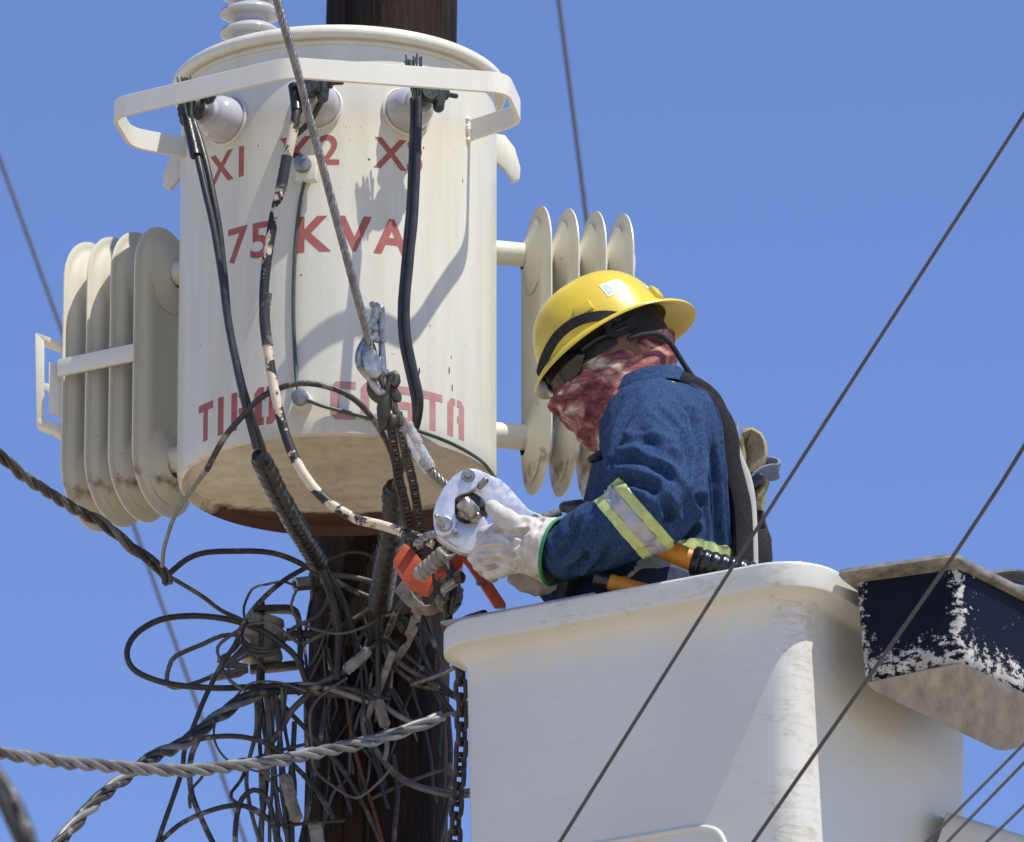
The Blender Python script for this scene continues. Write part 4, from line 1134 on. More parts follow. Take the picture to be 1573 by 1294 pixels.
ribbon('webbing_loop', [(1134, 690, 380), (1150, 702, 380), (1146, 732, 382), (1160, 752, 384), (1156, 785, 384)], 17, 4, 'tan_webbing', Vector((.8, -.5, .1)))
ribbon('grey_loop', [(1150, 758, 424), (1160, 740, 430), (1176, 728, 432), (1194, 724, 430), (1193, 717, 426), (1179, 715, 420), (1163, 723, 412), (1152, 742, 410)], 13, 2.5, 'grey_webbing', Vector((.1, -.6, .75)))
ribbon('lanyard', [(1152, 760, 380), (1158, 800, 380), (1168, 840, 378), (1170, 895, 376)], 17, 5, 'black_fabric', Vector((.9, -.4, 0)))
obj('d_ring', MB().torus(P(1150, 745, 392), Vector((14 * U, 0, -6 * U)), Vector((4 * U, 0, 16 * U)), 3 * U, 20, 8), 'galvanised', hn)
obj('buckle', MB().prism([P(1152, 736, 400), P(1172, 742, 400), P(1170, 756, 400), P(1150, 766, 400)], V(0, 40, 0)), 'black_rubber', hn, bevel=0.003)
mb = MB(); pouch = [P(1160, 832, 350), P(1178, 830, 350), P(1184, 846, 350), P(1185, 905, 350), P(1160, 905, 350)]
mb.prism(pouch, V(0, 60, 0)); obj('pouch', mb, 'black_fabric', hn, bevel=0.006)
obj('back_bracket', MB().prism([P(1128, 656, 395), P(1134, 656, 395), P(1134, 700, 395), P(1128, 700, 395)], V(0, 22, 0)), 'galvanised', hn, bevel=0.001)
# waist belt gear seen over the rim
belt = MB(); strip(belt, curve([(868, 930, 470), (872, 905, 480), (890, 880, 490), (925, 878, 510)], 6), Vector((0.3, 1, 0)), 20 * U, 6 * U)
obj('waist_strap', belt, 'black_fabric', hn, bevel=0.002)
obj('chest_buckle', MB().capsule([P(908, 706, 520), P(922, 700, 520)], [6 * U, 8 * U], 10), 'black_rubber', hn)

# orange-handled stick tool under the arm
st = thing('insulated_stick', 'orange rod with ribbed black rubber grip tucked under the denim sleeve', 'tool', P(1060, 862, 560))
sa, sb, se = P(905, 790, 560), P(1062, 861, 560), P(1165, 888, 560)
obj('rod', MB().tube([sa, sb + (sb - sa) * .1], 16 * U, 20), 'orange_stick', st)
gd = (se - sb).normalized(); ln = (se - sb).length / U
pf = [(17, 0), (22, 3), (23, 12)]
for k in range(7): l0 = 14 + k * 13.5; pf += [(19.5, l0), (21.5, l0 + 4), (21.5, l0 + 8), (19.5, l0 + 12)]
pf += [(17, ln), (0, ln + 3)]
obj('grip', MB().lathe(sb, gd, [(r * U, h * U) for r, h in pf], 24), 'black_rubber', st, angle=60)
s3 = thing('orange_handle', 'orange tool handle lying behind the white bucket rim below the hi-vis belt', 'tool', P(950, 902, 520))
obj('rod', MB().tube([P(934, 894, 540), P(994, 911, 545)], 13 * U, 16), 'orange_stick', s3)
obj('ferrule', MB().tube([P(914, 888, 538), P(936, 895, 540)], 14 * U, 16), 'black_rubber', s3)
# ------------------------------------------------------------------ conductors on the transformer
def lead(name, label, specs, group=None, cat='cable'):
    """a thing with several cores: every core is a part"""
    t = thing(name, label, cat, P(*specs[0][0][0]), group)
    for pts, r, mat in specs: wire('core', pts, r, mat, parent=t, seg=10, amp=0.6)
    return t
XL = [(291, 186, 258), (297, 215, 268), (310, 270, 285), (327, 345, 296), (340, 420, 300), (351, 500, 300), (366, 575, 300), (381, 640, 285), (394, 690, 265)]
t = lead('secondary_cable', 'pair of black cables hanging from the terminal above X1', [
    (XL, 5.4, 'black_cable'), ([(p[0] + 7 + 5 * math.sin(i * .9), p[1] + 4, p[2] - 8) for i, p in enumerate(XL)] + [(404, 712, 245)], 5.4, 'black_cable')])
obj('taped_end', MB().tube(curve([(287, 178, 256), (293, 205, 266), (301, 240, 278)], 5), [9 * U] * len(curve([(287, 178, 256), (293, 205, 266), (301, 240, 278)], 5)), 10), 'black_tape', t, angle=80)
def splice(label, pts, r0, seed, name='taped_splice'):
    c = curve(pts, 4); n = len(c)
    rr = [(r0 * (0.72 if i < 3 or i > n - 4 else 1.0) * (1 + 0.10 * noise.noise(Vector((i * .35, seed, 0))) + 0.05 * math.sin(i * 1.1))) * U for i in range(n)]
    return tagged(obj(name, MB().tube(wobble(c, 1.6 * U, 22, seed), rr, 14), 'black_tape', None, angle=60), label, 'cable splice')
splice('lumpy black taped splice slanting from the X1 cables into the tangle', [(398, 700, 262), (412, 728, 210), (430, 765, 140), (450, 800, 60), (470, 834, -60), (492, 866, -170)], 16, 3)
splice('thick black taped splice standing upright in front of the pole top', [(607, 745, 150), (605, 790, 90), (598, 840, 20), (590, 890, -80), (582, 935, -170)], 19, 9)
t = thing('neutral_cable', 'cable with peeling cream jacket curving down from X2 to the clamp tool', 'cable', P(455, 165, 300))
NC = [(452, 140, 300), (456, 172, 318), (448, 215, 322), (438, 258, 320), (427, 310, 318), (416, 360, 318), (408, 420, 316), (406, 475, 315), (412, 540, 315), (424, 610, 318), (440, 672, 320), (463, 722, 322), (498, 766, 326), (545, 797, 332), (590, 808, 345), (630, 822, 370), (668, 836, 400)]
wire('core', NC, 7.6, 'peeling_jacket', parent=t, seg=12, amp=1.2)
wire('tape_wrap', [(451, 132, 298), (454, 150, 306), (456, 172, 317)], 9, 'black_tape', parent=t, seg=12)
wire('tape_wrap', [(410, 452, 315.5), (406.5, 485, 315), (411, 532, 315)], 8.6, 'weathered_black', parent=t, seg=12)
wire('tape_wrap', [(441, 240, 321), (436, 268, 320), (431, 292, 319)], 8.8, 'weathered_black', parent=t, seg=12)
XR = [(642, 150, 316), (643, 180, 320), (641, 240, 325), (637, 320, 328), (630, 400, 328), (624, 470, 326), (626, 520, 325), (636, 570, 322), (645, 612, 318), (641, 650, 300), (628, 690, 260), (614, 730, 200), (608, 752, 150)]
t = lead('secondary_cable', 'pair of black cables hanging from the terminal above X3', [(XR, 5.8, 'black_cable'), ([(p[0] - 8 * (1 if i < 9 else .4), p[1] + 2, p[2] - 6) for i, p in enumerate(XR)], 5.4, 'black_cable')])
# green ground wire lying on the tank
GW = [TK(-10.4, 262, 372), TK(-12.6, 249, 400), TK(-14.2, 248, 470), TK(-14.6, 248, 560), TK(-13.5, 249, 650), TK(-11.6, 262, 690), TK(-9.5, 272, 702), TK(-4, 254, 708), TK(6, 249, 717), TK(20, 248, 727), TK(36, 248.5, 735), TK(50, 249, 741), TK(64, 249, 746), TK(80, 249, 752)]
wire('ground_wire', GW, 2.9, 'green_wire', 'thin green wire running down the tank front and along its lower edge', 'wire', amp=.3)
wire('bond_wire', [TK(-4, 300, 262), TK(-8, 286, 290), TK(-15, 272, 310), TK(-16, 262, 322), TK(-11, 268, 336)], 4.5, 'black_cable', 'short black bond wire joining the X2 terminal to the ground pad', 'wire', amp=.3)

# ------------------------------------------------------------------ steel guy strand, grip, sleeve, rope
twisted('guy_strand', [(415, -40, 640), (430, 18, 630), (452, 92, 615), (470, 160, 600), (490, 235, 585), (512, 318, 566), (535, 405, 545), (556, 482, 525), (574, 545, 508), (592, 596, 492), (612, 638, 475), (628, 664, 462)], 7, 2.5, 4.1, 58, 'steel_rope', 'grey stranded steel strand crossing the transformer front from the top edge', 'steel cable', seg=6, core=True)
sl_ = curve([(622, 652, 466), (634, 674, 458), (646, 698, 450), (660, 722, 445)], 3)
o = obj('clear_sleeve', MB().tube(sl_, [(11.5 + 3 * noise.noise(Vector((i * .45, 3, 0)))) * U for i in range(len(sl_))], 14), 'clear_plastic', None, angle=80)
tagged(o, 'crinkled clear plastic sleeve at the lower end of the steel strand', 'sleeve')
twisted('rope_tail', [(650, 706, 448), (664, 726, 448), (686, 746, 452), (706, 764, 462), (722, 782, 474)], 5, 3.0, 4.0, 40, 'steel_rope', 'short steel rope leading from the clear sleeve into the clamp tool', 'steel cable', core=True)

Z4 = lambda x, y, tc: P(530 + x / 4.795, 450 + y / 4.795, tc)
Z5 = lambda x, y, tc: P(570 + x / 4.977, 680 + y / 4.977, tc)
def plate(name, pts, tc, th, mat, parent, Z, bev=0.0018, smooth_path=14):
    q = [(x, y) for x, y in pts]
    q2 = []
    n = len(q)
    for i in range(n):
        a, b, c = Vector(q[i - 1]), Vector(q[i]), Vector(q[(i + 1) % n])
        r = min(smooth_path, (a - b).length * .35, (c - b).length * .35)
        p0, p1 = b + (a - b).normalized() * r, b + (c - b).normalized() * r
        for k in range(4): t_ = k / 3; q2.append(p0 * (1 - t_) ** 2 + b * 2 * t_ * (1 - t_) + p1 * t_ * t_)
    o = [Z(v.x, v.y, tc) for v in q2]
    return obj(name, MB().prism(o, Vector((0, th * U, 0))), mat, parent, bevel=bev, angle=30)
gp = thing('wire_grip', 'polished steel come-along grip clamped on the steel strand', 'wire grip', Z4(200, 600, 510))
plate('jaw', [(150, 310), (175, 350), (205, 395), (255, 470), (280, 560), (265, 620), (215, 640), (140, 605), (105, 540), (95, 450), (115, 380)], 512, 16, 'bright_steel', gp, Z4, 0.004)
plate('jaw_cover', [(150, 400), (200, 385), (240, 450), (275, 590), (240, 630), (190, 620), (140, 560), (128, 470)], 522, 12, 'bright_steel', gp, Z4, 0.004)
plate('lever_arm', [(195, 75), (240, 66), (268, 95), (262, 150), (225, 240), (205, 310), (165, 330), (170, 260), (190, 160)], 506, 12, 'bright_steel', gp, Z4, 0.003)
obj('link_bar', MB().capsule([Z4(264, 120, 500), Z4(268, 350, 500), Z4(280, 590, 500)], [6 * U, 5 * U, 6 * U], 12), 'bright_steel', gp)
obj('pull_arm', MB().tube(curve([Z4(160, 330, 506), Z4(108, 440, 508), Z4(110, 540, 508), Z4(190, 640, 505), Z4(250, 740, 500), Z4(285, 720, 500)], 4), 6 * U, 10), 'bright_steel', gp)
for x, y, tc in ((200, 90, 514), (266, 135, 512), (225, 270, 514), (235, 350, 514), (282, 350, 506), (305, 590, 506)): bolt(gp, Z4(x, y, tc), (0, -1, 0), 4.5 * U, 6 * U, 'bright_steel', 'rivet', 12)
hk = thing('chain_hook', 'dark steel hook hanging from the polished grip onto the black chain', 'hook', Z4(280, 960, 490))
obj('clevis', MB().tube(curve([Z4(195, 650, 496), Z4(200, 740, 496), Z4(260, 785, 494), Z4(300, 740, 494), Z4(330, 640, 494), Z4(360, 600, 494), Z4(378, 650, 494), Z4(350, 690, 494)], 4), 7 * U, 10), 'dark_iron', hk, angle=80)
plate('clevis_arm', [(300, 590), (335, 620), (420, 755), (412, 790), (370, 795), (330, 740), (290, 660)], 496, 10, 'dark_iron', hk, Z4, 0.003)
obj('shank', MB().capsule([Z4(300, 760, 492), Z4(285, 860, 490), Z4(278, 985, 486)], [8 * U, 11 * U, 7 * U], 12), 'dark_iron', hk)
obj('swivel_nut', MB().lathe(Z4(345, 905, 480), Vector((.1, -.1, -1)), [(8 * U, 0), (10 * U, 3 * U), (10 * U, 14 * U), (7 * U, 18 * U)], 10), 'dark_iron', hk, angle=40)

def chain_link(c, d, nrm, ln, wd, r, name, parent, mat, cache={}):
    key = (name, ln, wd, r, mat)
    if key not in cache:
        m_ = MB(); pts = []
        for k in range(18):
            a = 2 * math.pi * k / 18
            pts.append(Vector((wd * math.cos(a), 0, (ln - wd) * (1 if math.sin(a) > 0 else -1) * (abs(math.sin(a)) > .05) + wd * math.sin(a))))
        m_.tube(pts + pts[:2], r, 8, cap=False)
        o = obj(name, m_, mat, parent, angle=80); cache[key] = o
    else:
        o = cache[key].copy(); C.objects.link(o); o.parent = parent; o.matrix_parent_inverse = WORLD[parent.name].inverted(); WORLD[o.name] = Matrix.Identity(4)
    z = d.normalized(); x = nrm.cross(z).normalized(); y = z.cross(x)
    o.matrix_basis = Matrix.Translation(c) @ Matrix((x, y, z)).transposed().to_4x4()
    return o
def chain_thing(name, label, pts, pitch, ln, wd, r, mat):
    c = curve(pts, 2); t = thing(name, label, 'chain', c[-1]); acc = 0; i0 = 0; s = 0; k = 0; nxt = 0
    for i in range(1, len(c)):
        s += (c[i] - c[i - 1]).length
        if s >= nxt * U:
            d = c[min(i + 3, len(c) - 1)] - c[max(i - 3, 0)]
            a = R(38 + (90 if k % 2 else 0) + random.uniform(-14, 14))
            chain_link(c[i], d, Vector((math.cos(a), -math.sin(a), 0)), ln * U, wd * U, r * U, 'chain_link', t, mat); k += 1; nxt += pitch
    return t
chain_thing('load_chain', 'rusty dark link chain hanging down between the pole and the white bucket', [(690, 855, 250), (694, 905, 230), (688, 955, 200), (704, 1000, 180), (708, 1060, 170), (709, 1130, 165), (705, 1200, 160), (700, 1260, 160), (698, 1330, 160)], 23, 16, 8.5, 4.0, 'dark_iron')
def roller(label, pts):
    c = curve(pts, 1.5); fr = frames(c); t = thing('roller_chain', label, 'chain', c[-1], 'black roller chains under the grip'); m_ = MB(); s = 0; nxt = 0
    for i in range(1, len(c)):
        s += (c[i] - c[i - 1]).length
        if s >= nxt * U:
            p, a, b = fr[i]; tt = (c[i] - c[i - 1]).normalized(); x = Vector((0, -1, 0)).cross(tt).normalized()
            m_.lathe(p - x * 4.5 * U, x, [(3.4 * U, -1.5 * U), (3.4 * U, 10.5 * U)], 8); m_.box(p + x * (4.2 if nxt % 16 else 5.4) * U, x * 1.3 * U, tt * 6.5 * U, Vector((0, 4 * U, 0))); m_.box(p - x * (4.2 if nxt % 16 else 5.4) * U, x * 1.3 * U, tt * 6.5 * U, Vector((0, 4 * U, 0))); nxt += 8
    tagged(obj('chain_links', m_, 'dark_iron', t, angle=40), kind='stuff')
roller('black roller chain running from the hook down past the thick upright splice', [(600, 652, 470), (606, 690, 440), (613, 735, 400), (624, 780, 360), (636, 830, 310), (650, 872, 270)])
roller('black roller chain beside the clear sleeve on the way down to the hoist', [(612, 640, 474), (622, 690, 452), (634, 740, 420), (641, 780, 380), (648, 826, 330)])

# ------------------------------------------------------------------ clamp tool in the glove
ct = thing('clamp_tool', 'silver aluminium clamp tool gripped by the white leather glove', 'tool', Z5(760, 820, 440))
plate('body', [(770, 196), (810, 204), (990, 285), (1050, 338), (1205, 515), (1310, 560), (1332, 590), (1240, 604), (1110, 612), (1010, 560), (900, 520), (872, 470), (855, 430), (790, 385), (735, 372), (690, 330)], 462, 26, 'aluminium', ct, Z5, 0.003)
plate('body', [(500, 700), (620, 640), (660, 598), (720, 622), (800, 615), (858, 560), (890, 610), (916, 680), (890, 735), (775, 832), (700, 820), (600, 778)], 464, 30, 'aluminium', ct, Z5, 0.003)
plate('side_plate', [(700, 208), (760, 195), (818, 215), (832, 262), (810, 335), (750, 378), (685, 398), (642, 425), (640, 520), (652, 600), (642, 660), (600, 704), (548, 716), (500, 690), (478, 620), (474, 540), (500, 440), (560, 335), (632, 250)], 476, 12, 'aluminium', ct, Z5, 0.002)
obj('jaw_insert', MB().lathe(Z5(690, 445, 484), (0.65, 0.2, -0.62), [(5 * U, 0), (10 * U, 0), (12 * U, 3 * U), (12 * U, 26 * U), (9 * U, 30 * U)], 16), 'bright_steel', ct, angle=40)
obj('jaw_back', MB().lathe(Z5(765, 500, 440), (0, -1, 0), [(27 * U, -6 * U), (27 * U, 10 * U), (20 * U, 12 * U)], 28), 'dark_iron', ct, angle=40)
plate('cam', [(735, 395), (800, 400), (860, 440), (872, 480), (830, 500), (770, 480)], 466, 14, 'dark_iron', ct, Z5, 0.002)
for x, y, r_ in ((735, 560, 7), (790, 585, 8), (700, 540, 8), (745, 480, 6), (810, 560, 6)): obj('roller', MB().ball(Z5(x, y, 466), r_ * U, 12, 8), 'bright_steel', ct, angle=80)
for x, y, r_, h in ((745, 255, 10, 6), (745, 255, 6, 10), (560, 625, 12, 6), (645, 685, 4.5, 10), (1258, 580, 6.5, 4), (1258, 580, 3.5, 6)):
    bolt(ct, Z5(x, y, 476 if x < 700 or x == 745 else 463), (0, -1, 0), r_ * U, h * U, 'galvanised', 'bolt', 18)
obj('pin', MB().capsule([Z5(500, 565, 492), Z5(550, 640, 480)], [3.8 * U, 3.8 * U], 10), 'bright_steel', ct)
obj('stop_pin', MB().capsule([Z5(872, 290, 478), Z5(835, 335, 470)], [5.5 * U, 5 * U], 10), 'galvanised', ct)
obj('edge_rail', MB().tube(curve([Z5(530, 730, 462), Z5(620, 790, 462), Z5(720, 832, 460), Z5(780, 838, 458)], 5), 3.4 * U, 8), 'aluminium', ct, angle=80)
obj('handle_shaft', MB().tube([Z5(1290, 580, 450), P(862, 786, 452)], 6 * U, 12), 'galvanised', ct)
obj('handle_grip', MB().capsule([P(868, 779, 470), P(890, 779, 480), P(930, 800, 500)], [9 * U, 12 * U, 12 * U], 14), 'black_rubber', ct)

# ------------------------------------------------------------------ orange lever hoist behind the tool
ho = thing('lever_hoist', 'orange lever chain hoist hanging in the tangle under the clamp tool', 'hoist', P(650, 915, 280))
plate('housing', [(165, 905), (255, 765), (330, 830), (460, 1000), (475, 1090), (430, 1140), (360, 1110), (290, 1080)], 300, 30, 'orange_paint', ho, Z5, 0.004)
plate('side_plate', [(575, 880), (650, 835), (705, 870), (700, 935), (660, 985), (610, 975), (480, 1010)], 310, 26, 'orange_paint', ho, Z5, 0.004)
lv = plate('lever', [(650, 832), (735, 850), (770, 900), (860, 965), (905, 1040), (1030, 1230), (1030, 1252), (945, 1252), (900, 1180), (880, 1150), (740, 940)], 330, 14, 'orange_paint', ho, Z5, 0.004)
bolt(lv, Z5(850, 1080, 336), (-.8, -.6, 0), 4.5 * U, 9 * U, 'galvanised', 'bolt', 10)
obj('drive_shaft', MB().capsule([Z5(560, 1120, 320), Z5(690, 1030, 330)], [6 * U, 7 * U], 12), 'galvanised', ho)
obj('shaft_nut', MB().lathe(Z5(640, 1040, 332), Vector((1, -.3, .1)), [(9 * U, 0), (10 * U, 4 * U), (10 * U, 12 * U), (6 * U, 15 * U)], 8), 'dark_iron', ho, angle=30)
obj('hook_block', MB().tube([Z5(560, 900, 312), Z5(640, 1060, 318)], 7 * U, 10), 'dark_iron', ho)
# ribbed turnbuckle body with rope eye
tb = thing('turnbuckle', 'ribbed grey metal barrel slanting below the clamp tool', 'turnbuckle', Z5(380, 1010, 350))
c0_, c1_ = Z5(350, 1030, 345), Z5(570, 835, 372); dv = (c1_ - c0_); Ln = dv.length / U; pf = [(8, 0), (11, 2)]
for k in range(6): pf += [(11.4, 4 + k * 9), (12.8, 6 + k * 9), (12.8, 9.5 + k * 9), (11.4, 11.5 + k * 9)]
pf += [(11, Ln - 2), (7, Ln)]
obj('barrel', MB().lathe(c0_, dv, [(r * U, h * U) for r, h in pf], 18), 'grey_porcelain', tb, angle=40)
obj('eye', MB().torus(Z5(600, 830, 374), Vector((11 * U, 0, 4 * U)), Vector((-3 * U, 0, 9 * U)), 4 * U, 18, 8), 'galvanised', tb, angle=80)
twisted('tie_rope', [(640, 838, 380), (655, 826, 392), (672, 822, 402), (690, 834, 410), (720, 848, 420), (742, 852, 425)], 4, 4.0, 4.6, 34, 'galvanised', 'grey rope end looped under the aluminium clamp tool', 'rope', core=True)
def blob(name, label, cat, pts, rs, mat, vox=0.004, amp=0.006, parent=None):
    m_ = MB(); m_.capsule([P(*p) for p in pts], [r * U for r in rs], 12); b = remesh(m_, vox, 3); b.normal_update()
    for v in b.verts: v.co += v.normal * (ridge(v.co, (40, 30, 34), 5) - .5) * amp
    o = obj(name, b, mat, parent, angle=180); b.free(); return tagged(o, label, cat)
def webbing(label, pts, w_, mat='rag', name='webbing_strap'):
    c = wobble(curve(pts, 4), 2.5 * U, 16, pts[0][0]); m_ = MB()
    strip(m_, c, lambda i: Vector((math.cos(i * .11), -.9 * math.sin(i * .07 + 1), .3)), w_ * U, 1.6 * U)
    return tagged(obj(name, m_, mat, None, bevel=0.0006, angle=40), label, 'strap')
webbing('frayed grey strap trailing from the hoist down over the pole', [(648, 905, 200), (640, 940, 60), (632, 970, -160), (614, 1008, -285), (598, 1048, -308), (590, 1090, -312)], 8)
webbing('grey strap folded over the orange hoist foot', [(612, 900, 180), (634, 926, 190), (655, 938, 190), (676, 926, 190), (690, 908, 190)], 11)
webbing('short grey strap end sticking out right of the chain', [(668, 918, 196), (690, 938, 200), (706, 930, 200), (700, 912, 198)], 9)
twisted('rope_coil', [(672, 886, 205), (692, 892, 210), (704, 908, 208), (700, 926, 204), (684, 930, 200), (672, 918, 200)], 3, 4.2, 5, 30, 'rag', 'pale rope bunch bulging right of the chain below the hoist', 'rope', core=True)

# ------------------------------------------------------------------ pole hardware and spool insulator
si = thing('spool_insulator', 'grey porcelain spool insulator in a steel clevis beside the pole', 'insulator', P(402, 1030, -330))
so_ = P(402, 1020, -330)
pf = [(14, 0), (30, 2), (33, 10), (31, 20), (24, 25), (22, 30), (24, 35), (33, 40), (34, 50), (30, 58), (34, 62), (33, 70), (22, 75), (10, 76)]
obj('spool', MB().lathe(so_, Vector((.02, 0, 1)), [(r * U, h * U) for r, h in pf], 32), 'grey_porcelain', si, angle=50)
mb = MB(); strip(mb, curve([(388, 938, -330), (425, 936, -332), (448, 938, -340), (458, 950, -345), (461, 985, -346), (461, 1020, -346)], 4), Vector((0, 1, 0)), 12 * U, 4.5 * U); obj('clevis', mb, 'dark_iron', si, bevel=0.002)
mb = MB(); strip(mb, [P(384, 1029, -330), P(430, 1025, -332), P(464, 1021, -346)], Vector((0, 1, 0)), 12 * U, 5 * U); obj('clevis_arm', mb, 'dark_iron', si, bevel=0.002)
obj('bolt', MB().lathe(P(440, 975, -345), (1, 0, 0), [(10 * U, 0), (10 * U, 9 * U), (7 * U, 10 * U), (7 * U, 40 * U)], 6), 'dark_iron', si, angle=30)
obj('pivot_bolt', MB().tube([P(402, 1050, -330), P(402, 925, -330)], 5 * U, 10), 'dark_iron', si)
pb = thing('through_bolt', 'hollow steel bolt end poking out left of the pole top', 'bolt', P(447, 900, -330))
obj('shank', MB().lathe(P(500, 893, -345), P(446, 899, -318) - P(500, 893, -345), [(9 * U, 0), (9 * U, 30 * U), (11 * U, 31 * U), (11 * U, 55 * U), (6.5 * U, 55 * U), (6.0 * U, 46 * U), (0, 46 * U)], 20), 'galvanised', pb, angle=40)
obj('nut', MB().lathe(P(486, 895, -338), P(446, 899, -318) - P(500, 893, -345), [(15 * U, 0), (15 * U, 10 * U)], 6), 'dark_iron', pb, angle=30)
def connector(label, a, b, r, mat='grey_cable', name='splice_sleeve'):
    A, B = P(*a), P(*b); n = 14; c = [A.lerp(B, i / n) for i in range(n + 1)]
    rr = [r * U * (1 + 0.22 * noise.noise(Vector((i * .9, a[0], 0)))) * (0.6 if i in (0, n) else 1) for i in range(n + 1)]
    return tagged(obj(name, MB().tube(wobble(c, 2.2 * U, 30, a[0]), rr, 12), mat, None, angle=50), label, 'connector')
connector('grey connector sleeve on the wire just left of the spool insulator', (322, 1042, -300), (372, 1032, -310), 7, 'grey_porcelain')
connector('crinkled clear connector cover across the upper pole front', (530, 1032, -290), (568, 998, -288), 9, 'clear_plastic')
connector('grey tape-wrapped connector hanging straight on the middle pole front', (580, 1075, -290), (592, 1118, -290), 9, 'rag')
connector('torn grey sleeve hanging left of the pole near the bottom edge', (438, 1190, -250), (456, 1262, -250), 10, 'rag')
connector('weathered grey splice cover in front of the pole at the bottom edge', (484, 1262, -290), (492, 1310, -290), 11, 'grey_porcelain')
connector('short grey splice cover near the right edge of the pole', (648, 1040, -300), (672, 1058, -300), 8, 'grey_cable')

# ------------------------------------------------------------------ service drops and loops
T3 = ['weathered_black', 'grey_cable', 'weathered_black']
twisted('service_drop', [(-30, 680, 300), (0, 700, 240), (40, 735, 160), (80, 760, 80), (120, 786, 0), (160, 806, -60), (205, 843, -110), (240, 868, -140), (254, 884, -150), (257, 898, -152)], 3, 4.6, 4.9, 150, None, 'dark twisted service cable coming in from the upper left edge', 'cable', mats=T3, step=4)
TA = ['aluminium_wire', 'grey_cable', 'aluminium_wire']
twisted('service_drop', [(-60, 1150, 1300), (0, 1158, 1150), (70, 1168, 1000), (150, 1176, 820), (220, 1182, 680), (290, 1184, 540), (350, 1178, 420), (420, 1170, 280), (480, 1158, 150), (540, 1146, 30), (600, 1130, -60), (650, 1112, -120), (678, 1102, -150)], 3, 4.9, 5.4, 205, None, 'pale aluminium twisted cable crossing the whole tangle at lower height', 'cable', mats=TA, step=4)
twisted('service_drop', [(60, 1330, 500), (95, 1290, 440), (130, 1250, 360), (165, 1216, 280), (205, 1186, 180), (240, 1160, 80), (272, 1148, 0), (300, 1128, -60), (340, 1098, -150), (385, 1070, -230), (430, 1058, -280), (490, 1060, -300), (545, 1068, -300), (585, 1080, -300)], 3, 5.2, 5.8, 230, None, 'black and white twisted cable rising from the lower left edge to the pole', 'cable', mats=['weathered_black', 'aluminium_wire', 'weathered_black'], step=4)
BW = 'weathered_black'
